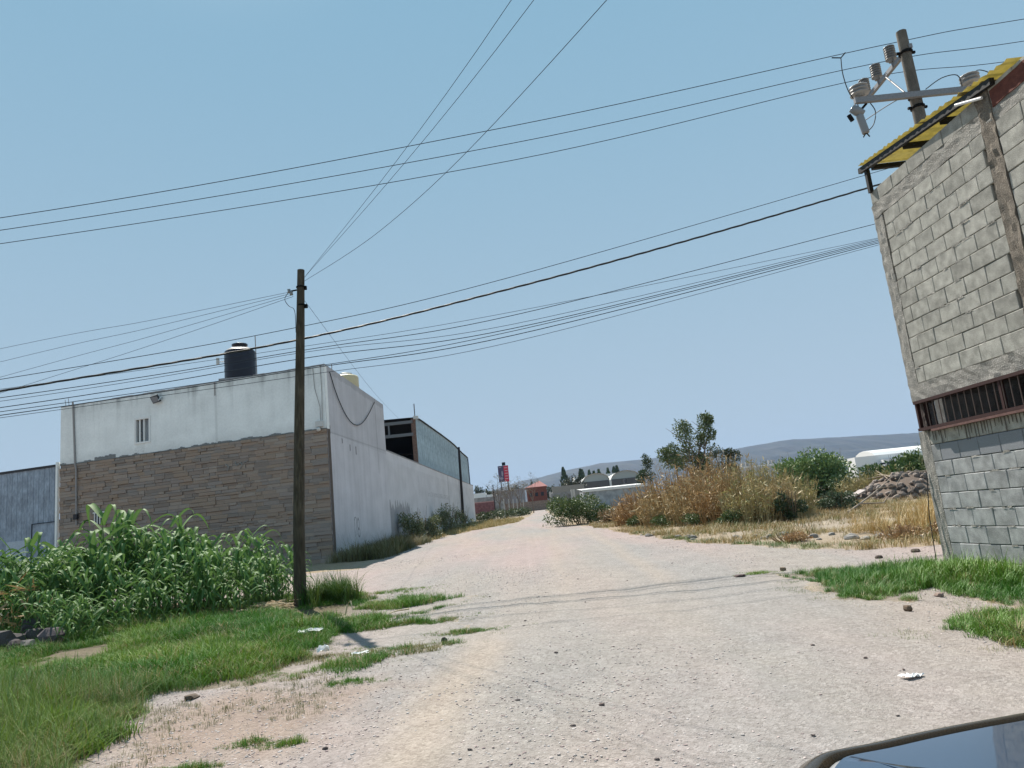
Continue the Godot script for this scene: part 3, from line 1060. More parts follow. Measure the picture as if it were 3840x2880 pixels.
	# ledge stones: the 300 nearest the corner singly, the rest joined
	var tones := [Color(0.37, 0.28, 0.22), Color(0.31, 0.25, 0.21), Color(0.4, 0.305, 0.235), Color(0.27, 0.225, 0.195), Color(0.35, 0.295, 0.26), Color(0.375, 0.28, 0.21), Color(0.31, 0.275, 0.25), Color(0.42, 0.345, 0.285)]
	var sm := tinted("ledge_stone", 0.92, "fine", Vector3(1.3, 2.6, 1.3), 0.8)
	var shapes := []
	for i in 8:
		var sb := MB.new()
		sb.col = tones[i].lerp(Color(0.345, 0.285, 0.24), 0.25) * 1.15
		sb.bevel_box(Vector3(1, 1, 1), 0.1, rng, 0.06)
		shapes.append(sb.mesh())
	var rest := MB.new()
	var list := []
	var y := 0.35
	while y < 5.02:
		var rh := rng.randf_range(0.08, 0.15)
		rh = minf(rh, 5.1 - y)
		var u := -rng.randf_range(0.0, 0.02)
		while u > -11.45:
			var ln := minf(rng.randf_range(0.22, 0.72), 11.49 + u)
			list.append([u - ln / 2, y + rh / 2, ln - 0.004, rh - 0.003, rng.randf_range(0.015, 0.075)])
			u -= ln
		y += rh
	list.sort_custom(func(p, q): return p[0] > q[0])
	for i in list.size():
		var q: Array = list[i]
		if i < 300:
			put("ledge_stone", shapes[rng.randi() % 8], sm, t, ff * Transform3D(Basis().scaled(Vector3(q[2], q[3], q[4])), Vector3(q[0], q[1], -0.018)))
		else:
			var one := MB.new()
			one.bevel_box(Vector3(q[2], q[3], q[4]), 0.01, rng, 0.006)
			var k := rest.v.size()
			var tc: Color = tones[rng.randi() % 8].lerp(Color(0.345, 0.285, 0.24), 0.25) * 1.15
			for vi in one.v.size():
				rest.v.append(one.v[vi] + Vector3(q[0], q[1], -0.018))
				rest.c.append(tc)
			rest.n.append_array(one.n)
			rest.uv.append_array(one.uv)
			for vi in one.ix:
				rest.ix.append(vi + k)
	stuff(obj("ledge_stones", rest, sm, t, ff))
	# white paint scrawl on the stone
	b = MB.new()
	for s in [[-4.1, 4.3, -3.95, 4.18], [-3.95, 4.18, -4.02, 4.05], [-3.7, 4.35, -3.62, 4.18], [-3.62, 4.18, -3.48, 4.3], [-3.48, 4.3, -3.4, 4.2], [-3.4, 4.2, -3.5, 4.06], [-3.36, 4.28, -3.18, 4.32]]:
		b.tube(PackedVector3Array([Vector3(s[0], s[1], 0.062), Vector3(s[2], s[3], 0.062)]), PackedFloat32Array([0.018]), 4)
	obj("paint_scrawl", b, mat("scrawl", lin(0.5, 0.49, 0.46), 0.9, "pores", Vector3(3, 3, 3)), t, ff)
	# window
	var alu := mat("white_frame", lin(0.75, 0.75, 0.73), 0.5)
	b = MB.new()
	for r in [[-8.05, -7.33, 6.44, 6.53], [-8.05, -7.33, 5.51, 5.58], [-8.05, -7.98, 5.58, 6.44], [-7.4, -7.33, 5.58, 6.44]]:
		b.box(Vector3((r[0] + r[1]) / 2, (r[2] + r[3]) / 2, -0.02), Vector3(r[1] - r[0], r[3] - r[2], 0.1))
	var win := obj("window", b, alu, t, ff)
	for u in [-7.83, -7.64]:
		b = MB.new()
		b.box(Vector3(u, 6.01, -0.03), Vector3(0.05, 0.86, 0.05))
		obj("mullion", b, alu, win)
	var glass := StandardMaterial3D.new()
	glass.albedo_color = Color(0.5, 0.55, 0.6, 0.12)
	glass.transparency = BaseMaterial3D.TRANSPARENCY_ALPHA
	glass.roughness = 0.05
	for u in [[-7.98, -7.855], [-7.805, -7.665], [-7.615, -7.4]]:
		b = MB.new()
		b.quad(Vector3(u[0], 5.58, -0.06), Vector3(u[1], 5.58, -0.06), Vector3(u[1], 6.44, -0.06), Vector3(u[0], 6.44, -0.06))
		obj("pane", b, glass, win)
	b = MB.new()
	for i in 12:
		var u := -7.82 + i * 0.037
		b.tube(PackedVector3Array([Vector3(u, 5.5, -0.16), Vector3(u + 0.004, 6.5, -0.16)]), PackedFloat32Array([0.019 if i % 3 else 0.012]), 6)
	obj("curtain", b, mat("curtain", lin(0.42, 0.43, 0.44), 0.95), win)
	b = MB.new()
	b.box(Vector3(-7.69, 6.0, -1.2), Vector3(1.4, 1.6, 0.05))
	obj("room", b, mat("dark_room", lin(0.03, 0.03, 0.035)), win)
	# low barred window half hidden by the canes
	b = MB.new()
	for i in 5:
		b.box(Vector3(-9.8 + i * 0.12, 2.9, 0.07), Vector3(0.035, 0.42, 0.03))
	b.box(Vector3(-9.56, 3.12, 0.075), Vector3(0.62, 0.04, 0.04))
	obj("window_bars", b, alu, t, ff)
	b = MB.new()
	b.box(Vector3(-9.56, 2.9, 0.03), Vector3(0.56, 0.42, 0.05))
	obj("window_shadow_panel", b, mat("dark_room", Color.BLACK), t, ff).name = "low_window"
	# flood light on its bracket
	b = MB.new()
	var tilt := Basis(Vector3.RIGHT, 0.5) * Basis(Vector3.FORWARD, -0.15)
	b.box(Vector3(-6.97, 7.1, 0.16), Vector3(0.34, 0.28, 0.06), tilt)
	var fl_o := obj("flood_light", b, mat("black_metal", lin(0.03, 0.03, 0.035), 0.6), t, ff)
	b = MB.new()
	b.box(Vector3(-6.97, 7.085, 0.192), Vector3(0.28, 0.22, 0.01), tilt)
	obj("lens", b, mat("lens", lin(0.2, 0.22, 0.25), 0.2), fl_o)
	b = MB.new()
	b.tube(PackedVector3Array([Vector3(-6.8, 7.2, 0.0), Vector3(-6.78, 7.15, 0.12), Vector3(-6.8, 7.02, 0.2)]), PackedFloat32Array([0.015]), 5)
	obj("bracket", b, alu, fl_o)
	# conduit at the left, short pipe, meter box, cables
	b = MB.new()
	b.tube(PackedVector3Array([Vector3(-10.9, 7.55, 0.04), Vector3(-10.87, 7.2, 0.04), Vector3(-10.75, 5.1, 0.05), Vector3(-10.66, 4.9, 0.09), Vector3(-10.62, 2.75, 0.09)]), PackedFloat32Array([0.035]), 6)
	obj("conduit", b, mat("conduit", lin(0.3, 0.28, 0.27), 0.7), t, ff)
	b = MB.new()
	b.box(Vector3(-10.64, 3.05, 0.1), Vector3(0.16, 0.2, 0.1))
	obj("meter_box", b, mat("black_metal", Color.BLACK), t, ff)
	b = MB.new()
	b.tube(PackedVector3Array([Vector3(-4.47, 7.43, 0.05), Vector3(-4.47, 6.9, 0.05)]), PackedFloat32Array([0.022]), 6)
	obj("drain_pipe", b, mat("conduit", Color.GRAY), t, ff)
	b = MB.new()
	b.box(Vector3(-0.25, 5.28, 0.06), Vector3(0.26, 0.2, 0.14))
	b.lathe(PackedVector2Array([Vector2(0.0, -0.09), Vector2(0.07, -0.06), Vector2(0.08, 0), Vector2(0.06, 0.05), Vector2(0, 0.07)]), 8, Vector3(-0.27, 5.1, 0.1))
	obj("security_light", b, mat("pale_plastic", lin(0.55, 0.55, 0.53), 0.5), t, ff)
	b = MB.new()
	b.tube(PackedVector3Array([Vector3(-0.42, 7.35, 0.03), Vector3(-0.38, 6.6, 0.04), Vector3(-0.2, 5.9, 0.05), Vector3(-0.2, 5.36, 0.05)]), PackedFloat32Array([0.012]), 5)
	b.tube(PackedVector3Array([Vector3(-0.12, 7.4, 0.03), Vector3(-0.1, 6.4, 0.04), Vector3(-0.14, 5.4, 0.05)]), PackedFloat32Array([0.012]), 5)
	obj("wall_cable", b, mat("conduit", Color.GRAY), t, ff)
	b = MB.new()
	var pts := PackedVector3Array()
	for i in 15:
		var f := i / 14.0
		pts.append(Vector3(0.55 + 7.1 * f, 7.25 - 1.55 * sin(PI * pow(f, 0.85)), 0.05))
	b.tube(pts, PackedFloat32Array([0.018]), 5)
	obj("looped_cable", b, mat("black_cable", lin(0.03, 0.03, 0.03), 0.6), t, sf)
	b = MB.new()
	for q in [[-11.15, 0.35], [-11.3, 0.3]]:
		b.tube(PackedVector3Array([Vector3(q[0], 7.35, -0.05), Vector3(q[0] - 0.06, 7.4 + q[1], -0.05)]), PackedFloat32Array([0.012]), 4)
	obj("rebar_stub", b, mat("rust", lin(0.16, 0.1, 0.07), 0.9), t, ff)

	# black tank and cream tank on the roof
	var tk := thing("water_tank", "black plastic water tank with painted shoulder highlight on the white house roof", "water tank", Vector3(0, 0, 0))
	tk.position = HOUSE + ff * Vector3(-4.35, 7.48, -1.4)
	b = MB.new()
	b.prism(PackedVector2Array([Vector2(-0.62, -0.62), Vector2(0.62, -0.62), Vector2(0.62, 0.62), Vector2(-0.62, 0.62)]), 0, 0.22)
	obj("plinth", b, grey, tk)
	b = MB.new()
	b.lathe(PackedVector2Array([Vector2(0.0, 0.22), Vector2(0.56, 0.22), Vector2(0.59, 0.27), Vector2(0.585, 0.6), Vector2(0.6, 0.63), Vector2(0.585, 0.66), Vector2(0.585, 1.0), Vector2(0.6, 1.03), Vector2(0.585, 1.06), Vector2(0.585, 1.3), Vector2(0.57, 1.36)]), 28)
	obj("body", b, mat("tank_black", lin(0.012, 0.014, 0.025), 0.35), tk)
	b = MB.new()
	b.lathe(PackedVector2Array([Vector2(0.572, 1.355), Vector2(0.5, 1.42), Vector2(0.36, 1.5), Vector2(0.28, 1.53)]), 28)
	obj("shoulder", b, mat("shoulder_highlight", lin(0.22, 0.2, 0.19), 0.45), tk)  # lighter colour stands in for a highlight on the black plastic
	b = MB.new()
	b.lathe(PackedVector2Array([Vector2(0.26, 1.5), Vector2(0.26, 1.58), Vector2(0.3, 1.6), Vector2(0.3, 1.66), Vector2(0.24, 1.68), Vector2(0, 1.69)]), 20)
	obj("lid", b, mat("tank_black", Color.BLACK), tk)
	b = MB.new()
	b.tube(PackedVector3Array([Vector3(0.64, 0.3, 0), Vector3(0.62, 1.95, 0)]), PackedFloat32Array([0.02]), 5)
	b.tube(PackedVector3Array([Vector3(0.63, 1.45, 0), Vector3(0.4, 1.47, 0)]), PackedFloat32Array([0.018]), 5)
	obj("vent_pipe", b, mat("conduit", Color.GRAY), tk)
	b = MB.new()
	b.box(Vector3(-0.84, 1.05, 0.1), Vector3(0.12, 0.24, 0.1), Basis(Vector3.UP, 0.4))
	b.tube(PackedVector3Array([Vector3(-0.56, 1.0, 0.1), Vector3(-0.8, 1.02, 0.1)]), PackedFloat32Array([0.02]), 5)
	obj("antenna", b, mat("pale_plastic", Color.WHITE), tk)
	tk = thing("cream_water_tank", "cream plastic water tank behind the parapet over the side wall", "water tank", HOUSE + sf * Vector3(6.3, 7.42, -0.85))
	b = MB.new()
	b.lathe(PackedVector2Array([Vector2(0.0, 0.0), Vector2(0.53, 0.0), Vector2(0.55, 0.05), Vector2(0.545, 0.4), Vector2(0.56, 0.43), Vector2(0.545, 0.46), Vector2(0.545, 0.78), Vector2(0.5, 0.86), Vector2(0.3, 0.93)]), 24)
	obj("body", b, mat("tank_cream", lin(0.6, 0.5, 0.3), 0.5), tk)
	b = MB.new()
	b.lathe(PackedVector2Array([Vector2(0.28, 0.9), Vector2(0.28, 0.99), Vector2(0.22, 1.02), Vector2(0, 1.03)]), 16)
	obj("lid", b, mat("tank_lid", lin(0.55, 0.53, 0.48), 0.5), tk)
	b = MB.new()
	b.tube(PackedVector3Array([Vector3(-0.45, 0, 0.65), Vector3(-0.45, 1.35, 0.65)]), PackedFloat32Array([0.02]), 5)
	obj("vent_pipe", b, mat("conduit", Color.GRAY), tk)

	# boundary wall running on along the road
	var bw := thing("boundary_wall", "long grey rendered boundary wall running on from the house", "wall", HOUSE)
	var p2 := func(s: float, y2: float, st: float, fi: float) -> float:
		var k := 1.0 - 0.12 * maxf(0, st)
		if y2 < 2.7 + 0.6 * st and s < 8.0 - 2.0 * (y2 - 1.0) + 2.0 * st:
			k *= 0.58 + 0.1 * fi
		if absf(s - 22.2) < 0.1 + 0.1 * st or absf(s - 30.5) < 0.15:
			k *= 0.62
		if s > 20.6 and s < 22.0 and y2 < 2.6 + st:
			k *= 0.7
		if absf(s - 17) < 5.0 and absf(y2 - 3.6) < 0.16 and fi > 0.25:
			k *= 0.5
		if y2 > 4.95:
			k *= 1.06
		return k
	tex = wall_image(1400, 140, 42.4, 0.4, 5.4, Color(0.59, 0.58, 0.59), 8, p2)
	b = MB.new()
	b.quad(Vector3(9.7, 0.4, -0.004), Vector3(52.1, 0.4, -0.004), Vector3(52.1, 5.4, -0.004), Vector3(9.7, 5.2, -0.004))
	obj("rendered_face", b, image_mat(tex), bw, sf)
	b = MB.new()
	for s in 10:
		var s0 := 9.71 + s * 4.24
		b.box(Vector3(s0 + 2.12, 2.86 + 0.01 * s, -0.11), Vector3(4.24, 4.65 + 0.02 * s, 0.2))
	obj("core", b, grey, bw, sf)
	b = MB.new()
	for s in 42:
		var s0 := 9.71 + s * 1.01
		b.box(Vector3(s0 + 0.5, 5.22 + 0.0047 * s, -0.1), Vector3(1.0, 0.05 + 0.02 * rng.randf(), 0.23))
	obj("coping", b, mat("coping", Color.GRAY), bw, sf)

	# sheet metal gate to the left of the house
	var gt := thing("metal_gate", "tall blue-grey sheet metal gate left of the stone-clad house", "gate", HOUSE)
	var gm := mat("gate_metal", lin(0.52, 0.62, 0.75), 0.55, "blotch", Vector3(0.35, 0.2, 0.35), 0.0, "fine", Vector3(0.5, 0.2, 0.5))
	for i in 6:
		b = MB.new()
		b.box(Vector3(-12.3 - i * 1.3, 2.65, -0.05), Vector3(1.294, 4.9, 0.03))
		for k in 5:
			b.box(Vector3(-12.8 - i * 1.3 + k * 0.25, 2.65, -0.032), Vector3(0.02, 4.88, 0.012))
		obj("sheet_panel", b, gm, gt, ff)
	b = MB.new()
	b.box(Vector3(-15.6, 5.14, -0.04), Vector3(8.0, 0.09, 0.08))
	obj("top_rail", b, mat("black_metal", Color.BLACK), gt, ff)
	b = MB.new()
	b.box(Vector3(-11.58, 2.8, 0.03), Vector3(0.09, 4.9, 0.12))
	obj("gate_post", b, mat("white_plaster", Color.WHITE), gt, ff)
	b = MB.new()
	b.box(Vector3(-12.25, 1.9, -0.01), Vector3(1.05, 2.1, 0.03))
	var dr := obj("wicket_door", b, gm, gt, ff)
	b = MB.new()
	for r in [[-12.8, -11.7, 2.97, 2.99], [-12.8, -12.78, 0.85, 2.99]]:
		b.box(Vector3((r[0] + r[1]) / 2, (r[2] + r[3]) / 2, 0.015), Vector3(r[1] - r[0], r[3] - r[2], 0.04))
	obj("door_frame", b, mat("black_metal", Color.BLACK), dr)
	b = MB.new()
	b.box(Vector3(-13.55, 1.95, -0.015), Vector3(1.0, 0.9, 0.03))
	obj("repair_sheet", b, mat("gate_patch", lin(0.6, 0.68, 0.76), 0.6, "fine"), gt, ff)

	build_barn(sf)


func build_barn(sf: Transform3D) -> void:
	var t := thing("metal_barn", "pale blue sheet metal barn with open dark gable behind the wall", "barn", HOUSE)
	var blue := mat("barn_sheet", lin(0.62, 0.8, 0.88), 0.5, "blotch", Vector3(0.4, 0.1, 0.4), 0.0, "fine", Vector3(0.5, 0.12, 0.5))
	var steel := mat("barn_steel", lin(0.2, 0.21, 0.22), 0.7, "fine")
	var z := -0.6
	var edge := [22.5, 25, 28, 31, 34, 37, 40, 43, 46, 49, 52, 54.5]
	var tops := [8.62, 8.68, 8.72, 8.76, 8.8, 8.82, 8.84, 8.82, 8.72, 8.62, 8.6, 8.55]
	for i in 11:
		var b := MB.new()
		var s0: float = edge[i] + 0.015
		var s1: float = edge[i + 1] - 0.015
		var n := 12
		for k in n:
			var a := lerpf(s0, s1, float(k) / n)
			var c := lerpf(s0, s1, float(k + 1) / n)
			var ta := lerpf(tops[i], tops[i + 1], float(k) / n)
			var tc := lerpf(tops[i], tops[i + 1], float(k + 1) / n)
			var m := (a + c) / 2
			b.quad(Vector3(a, 0.9, z), Vector3(m, 0.9, z + 0.03), Vector3(m, (ta + tc) / 2, z + 0.03), Vector3(a, ta, z))
			b.quad(Vector3(m, 0.9, z + 0.03), Vector3(c, 0.9, z), Vector3(c, tc, z), Vector3(m, (ta + tc) / 2, z + 0.03))
		obj("siding_panel", b, blue, t, sf)
	var w := 12.0
	var b := MB.new()
	for i in 11:
		b.quad(Vector3(edge[i], tops[i] + 0.05, z + 0.12), Vector3(edge[i + 1], tops[i + 1] + 0.05, z + 0.12), Vector3(edge[i + 1], tops[i + 1] + 0.2, z - w), Vector3(edge[i], tops[i] + 0.2, z - w))
		b.quad(Vector3(edge[i + 1], tops[i + 1] - 0.02, z + 0.12), Vector3(edge[i], tops[i] - 0.02, z + 0.12), Vector3(edge[i], tops[i] + 0.1, z - w), Vector3(edge[i + 1], tops[i + 1] + 0.1, z - w))
	obj("roof", b, mat("barn_roof", lin(0.05, 0.05, 0.05), 0.7), t, sf)
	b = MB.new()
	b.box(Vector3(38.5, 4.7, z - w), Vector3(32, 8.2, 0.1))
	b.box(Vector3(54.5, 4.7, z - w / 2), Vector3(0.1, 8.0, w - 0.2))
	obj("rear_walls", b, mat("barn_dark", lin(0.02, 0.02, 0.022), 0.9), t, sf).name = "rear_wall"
	for q in [[22.6, 0.22, -0.75, 0], [22.6, 0.22, -6.4, 0]]:
		b = MB.new()
		b.box(Vector3(q[0], 4.8, q[2]), Vector3(0.24, 7.6, 0.3))
		obj("column", b, mat("barn_column", lin(0.22, 0.14, 0.11), 0.85, "blotch"), t, sf)
	for y in [8.38, 7.55]:
		b = MB.new()
		b.box(Vector3(22.5, y, z - w / 2), Vector3(0.14, 0.2, w - 0.4))
		obj("truss_beam", b, steel, t, sf)
	for k in 3:
		b = MB.new()
		b.box(Vector3(22.5, 7.97, z - 1.8 - k * 3.4), Vector3(0.1, 0.66, 0.1))
		obj("truss_post", b, steel, t, sf)
	b = MB.new()
	b.box(Vector3(28.5, 6.9, z - w / 2), Vector3(0.1, 0.12, w - 0.4))
	obj("rafter", b, mat("barn_dark", Color.BLACK), t, sf)
	b = MB.new()
	b.tube(PackedVector3Array([Vector3(22.4, 8.6, z), Vector3(22.4, 9.55, z)]), PackedFloat32Array([0.035]), 5)
	obj("rod", b, steel, t, sf)
	b = MB.new()
	b.box(Vector3(22.45, 8.62, z + 0.05), Vector3(0.3, 0.2, 0.3))
	obj("gutter_box", b, mat("pale_plastic", Color.WHITE), t, sf)
	for s in [46.2, 54.4]:
		b = MB.new()
		b.box(Vector3(s, 7.0, z + 0.08), Vector3(0.14, 3.0, 0.08))
		obj("downpipe", b, mat("black_metal", Color.BLACK), t, sf)


# ------------------------------------------------------------------ the concrete block building on the right
func build_block_building() -> void:
	var t := thing("block_building", "grey concrete block building with yellow roof sheets at the right", "building", WALL_O)
	t.basis = Basis(WALL_X, Vector3.UP, WALL_X.cross(Vector3.UP))
	var mortar := mat("mortar", lin(0.34, 0.33, 0.31), 0.98, "fine", Vector3(2, 2, 2), 0.5)
	var conc := mat("rough_concrete", lin(0.66, 0.63, 0.565), 0.95, "pores", Vector3(1.4, 1.4, 1.4), 1.6, "blotch", Vector3(0.8, 0.8, 0.8))
	var upper := []
	var lower := []
	for i in 6:
		var k: float = [1.2, 1.14, 1.25, 1.1, 1.22, 1.0][i]
		upper.append(mat("upper_block_%d" % i, lin(0.72 * k, 0.7 * k, 0.62 * k), 0.95, "pores", Vector3(3.2, 3.2, 3.2), 0.35, "blotch", Vector3(0.9, 0.9, 0.9)))
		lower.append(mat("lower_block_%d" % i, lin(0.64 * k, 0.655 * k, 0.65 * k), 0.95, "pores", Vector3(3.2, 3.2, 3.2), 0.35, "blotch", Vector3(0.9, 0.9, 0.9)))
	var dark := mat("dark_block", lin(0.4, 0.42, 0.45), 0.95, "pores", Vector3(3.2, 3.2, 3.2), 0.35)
	# core walls
	var L := 6.0
	var depth := 6.0
	var b := MB.new()
	b.box(Vector3(L / 2, 0.9, -0.1), Vector3(L, 1.78, 0.16))
	b.box(Vector3(L / 2, 3.52, -0.1), Vector3(L, 2.36, 0.16))
	b.box(Vector3(L / 2, 4.805, -0.1), Vector3(L, 0.2, 0.16))
	obj("mortar_bed", b, mortar, t)
	b = MB.new()
	b.box(Vector3(0.09, 2.45, -depth / 2 - 0.2), Vector3(0.16, 4.9, depth - 0.1))
	b.box(Vector3(L / 2, 2.45, -depth), Vector3(L, 4.9, 0.16))
	b.box(Vector3(L - 0.1, 2.45, -depth / 2 - 0.2), Vector3(0.16, 4.9, depth - 0.1))
	b.box(Vector3(L / 2, 2.25, -depth / 2 - 0.2), Vector3(L - 0.4, 0.16, depth - 0.3))
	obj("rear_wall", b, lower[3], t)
	# courses: bottom y, top y, tone set
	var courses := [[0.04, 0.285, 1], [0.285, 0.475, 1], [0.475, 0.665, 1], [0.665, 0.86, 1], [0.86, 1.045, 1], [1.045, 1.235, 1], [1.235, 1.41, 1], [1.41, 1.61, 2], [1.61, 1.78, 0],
		[2.35, 2.54, 0], [2.54, 2.725, 0], [2.725, 2.91, 0], [2.91, 3.095, 0], [3.095, 3.28, 0], [3.28, 3.465, 0], [3.465, 3.65, 0], [3.65, 3.83, 0], [3.83, 4.01, 0], [4.01, 4.19, 0], [4.19, 4.375, 0], [4.375, 4.55, 0], [4.735, 4.91, 0]]
	var full := MB.new()
	full.bevel_box(Vector3(1, 1, 1), 0.1)
	var shape: Array = []
	for i in 5:
		var q := MB.new()
		q.bevel_box(Vector3(0.333, 0.174, 0.03), 0.006, rng, 0.0025)
		shape.append(q.mesh())
	var rest := {}
	var count := 0
	for ci in courses.size():
		var c: Array = courses[ci]
		var ch: float = c[1] - c[0]
		var s := 0.2 if c[0] < 4.7 else 0.0
		var first := 0.345 if ci % 2 == 0 else 0.17
		while s < L - 0.05:
			var w := minf(first, L - s)
			first = 0.345 if rng.randf() > 0.06 else 0.3
			var over_pillar: bool = c[0] > 2.5 and s + w > 2.14 and s < 2.34
			if over_pillar and s < 2.14:
				w = 2.14 - s
				over_pillar = false
			if over_pillar:
				s = 2.34
				continue
			var m: Material
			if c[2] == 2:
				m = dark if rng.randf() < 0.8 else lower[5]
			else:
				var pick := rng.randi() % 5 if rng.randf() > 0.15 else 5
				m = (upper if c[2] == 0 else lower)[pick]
			if c[0] > 4.7 and s < 1.6:
				m = upper[5]
			var xf := Transform3D(Basis().scaled(Vector3((w - 0.0065) / 0.333, (ch - 0.0065) / 0.174, 1)), Vector3(s + w / 2, (c[0] + c[1]) / 2, -0.015 + rng.randf_range(-0.003, 0.003)))
			if w > 0.05:
				if s < 3.4 and count < 298:
					put("block", shape[rng.randi() % 5], m, t, xf)
					count += 1
				else:
					if not rest.has(m):
						rest[m] = MB.new()
					var e: MB = rest[m]
					e.box(xf * Vector3(0, 0, 0.015), Vector3(w - 0.011, ch - 0.011, 0.03))
			s += w
	for m in rest:
		stuff(obj("more_blocks", rest[m], m, t))
	# smears of mortar squeezed out over the joints
	b = MB.new()
	for i in 150:
		var c: Array = courses[rng.randi() % courses.size()]
		var s := rng.randf_range(0.25, 3.3)
		if absf(s - 2.24) < 0.22:
			continue
		var y: float = c[0] + rng.randf_range(-0.006, 0.006)
		if y < 0.1 or (y > 1.6 and y < 2.4) or y > 4.5:
			continue
		var w := rng.randf_range(0.02, 0.09)
		var h := rng.randf_range(0.006, 0.016)
		b.quad(Vector3(s - w, y - h * rng.randf(), 0.0195), Vector3(s + w, y - h * rng.randf(), 0.0195), Vector3(s + w * rng.randf_range(0.3, 1.0), y + h, 0.0195), Vector3(s - w * rng.randf_range(0.3, 1.0), y + h, 0.0195))
	stuff(obj("mortar_smears", b, conc, t))
	# corner column: three pours, slightly out of line; window end panel coloured dark as shade
	for q in [[0.0, 1.79, 0.0, 0.19], [1.79, 2.3, -0.05, 0.14], [2.3, 3.65, -0.015, 0.185], [3.65, 4.72, -0.03, 0.165]]:
		b = rough_slab(0.0 + q[2] if q[2] > -0.04 else 0.01, q[3], q[0], q[1], 0.008 if q[2] > -0.04 else -0.03, 0.012, 5, 18)
		obj("corner_column", b, conc if q[2] > -0.04 else mat("recess_shade", lin(0.06, 0.045, 0.04), 0.9), t)
	# lintel over the window, the ring beam, the second column
	obj("lintel", rough_slab(0.03, L, 2.145, 2.345, 0.028, 0.014, 70, 4), conc, t)
	obj("ring_beam", rough_slab(0.0, L, 4.55, 4.735, 0.01, 0.012, 70, 4), conc, t)
	obj("column", rough_slab(2.145, 2.335, 2.35, 5.0, 0.015, 0.02, 4, 34), mat("old_concrete", lin(0.42, 0.36, 0.29), 0.97, "pores", Vector3(1.6, 1.6, 1.6), 2.2, "blotch", Vector3(1.5, 1.5, 1.5)), t)
	obj("old_red_paint", rough_slab(2.36, 3.9, 4.69, 4.86, 0.021, 0.004, 16, 3), mat("red_paint", lin(0.3, 0.1, 0.07), 0.9, "blotch", Vector3(2, 2, 2), 0.0, "pores", Vector3(3, 3, 3)), t)
	# barred window, its cage standing out from the wall
	var red := mat("red_steel", lin(0.05, 0.016, 0.014), 0.7, "fine", Vector3(2, 2, 2))
	b = MB.new()
	var we := 3.4
	for r in [[0.13, we, 2.11, 2.145], [0.13, we, 1.785, 1.82]]:
		b.box(Vector3((r[0] + r[1]) / 2, (r[2] + r[3]) / 2, 0.035), Vector3(r[1] - r[0], r[3] - r[2], 0.1))
	for s in [0.15, 1.65, 3.37]:
		b.box(Vector3(s, 1.965, 0.05), Vector3(0.035, 0.29, 0.04))
	b.box(Vector3(0.15, 1.965, -0.06), Vector3(0.03, 0.29, 0.04))
	var win := obj("window", b, red, t)
	b = MB.new()
	for k in 26:
		var s := 0.24 + k * 0.12
		b = MB.new()
		b.tube(PackedVector3Array([Vector3(s, 1.815, 0.06), Vector3(s, 2.115, 0.06)]), PackedFloat32Array([0.0065]), 6)
		obj("bar", b, mat("bar_steel", lin(0.13, 0.09, 0.075), 0.6), win)
	b = MB.new()
	b.box(Vector3(1.9, 1.77, 0.06), Vector3(3.0, 0.025, 0.07))
	obj("sill", b, mat("worn_red", lin(0.19, 0.1, 0.085), 0.7, "blotch", Vector3(2, 2, 2)), win)
	b = MB.new()
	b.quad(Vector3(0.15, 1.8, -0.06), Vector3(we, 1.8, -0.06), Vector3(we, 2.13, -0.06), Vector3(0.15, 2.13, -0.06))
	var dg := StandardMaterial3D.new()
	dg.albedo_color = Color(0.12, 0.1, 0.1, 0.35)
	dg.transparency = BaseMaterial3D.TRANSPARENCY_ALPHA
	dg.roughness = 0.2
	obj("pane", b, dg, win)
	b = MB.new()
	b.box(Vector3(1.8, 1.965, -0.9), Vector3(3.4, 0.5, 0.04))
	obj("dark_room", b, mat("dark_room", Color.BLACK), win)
	# dark streaks below the sill, painted as shadows of the window bars
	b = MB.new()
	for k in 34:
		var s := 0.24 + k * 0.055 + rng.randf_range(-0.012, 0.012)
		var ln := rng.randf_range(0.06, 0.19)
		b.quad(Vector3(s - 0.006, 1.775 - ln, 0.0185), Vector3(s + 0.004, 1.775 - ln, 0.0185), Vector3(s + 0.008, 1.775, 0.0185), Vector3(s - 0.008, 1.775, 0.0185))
	stuff(obj("bar_shadow_streaks", b, mat("bar_shadow", lin(0.11, 0.095, 0.085), 0.95), t))
	# roof of yellow sheets on a black frame
	var sl := func(s: float) -> float: return 5.27 - 0.135 * s
	var yel := StandardMaterial3D.new()
	yel.albedo_color = lin(0.52, 0.47, 0.24)
	yel.albedo_texture = noise_tex("blotch")
	yel.uv1_triplanar = true
	yel.uv1_scale = Vector3(1.2, 1.2, 1.2)
	yel.roughness = 0.5
	yel.cull_mode = BaseMaterial3D.CULL_DISABLED
	yel.backlight_enabled = true
	yel.backlight = Color(0.75, 0.7, 0.45)
	for k in 4:
		b = MB.new()
		var s0 := -0.05 + k * 0.69
		var n := 16
		for i in n:
			var a := s0 + 0.74 * i / n
			var c := s0 + 0.74 * (i + 1) / n
			var ya: float = sl.call(a) + 0.014 * sin(a * 80.0) + 0.03 + 0.003 * k
			var yc: float = sl.call(c) + 0.014 * sin(c * 80.0) + 0.03 + 0.003 * k
			b.quad(Vector3(a, ya, 0.1), Vector3(c, yc, 0.1), Vector3(c, yc + 0.1, -3.0), Vector3(a, ya + 0.1, -3.0))
		obj("roof_sheet", b, yel, t)
	var blk := mat("black_steel", lin(0.012, 0.012, 0.012), 0.6)
	for z in [0.05, -1.4, -2.9]:
		b = MB.new()
		b.box(Vector3(1.2, sl.call(1.2) - 0.03 - z * 0.03, z), Vector3(2.55, 0.07, 0.05), Basis(Vector3(0, 0, 1), -0.134))
		obj("roof_beam", b, blk, t)
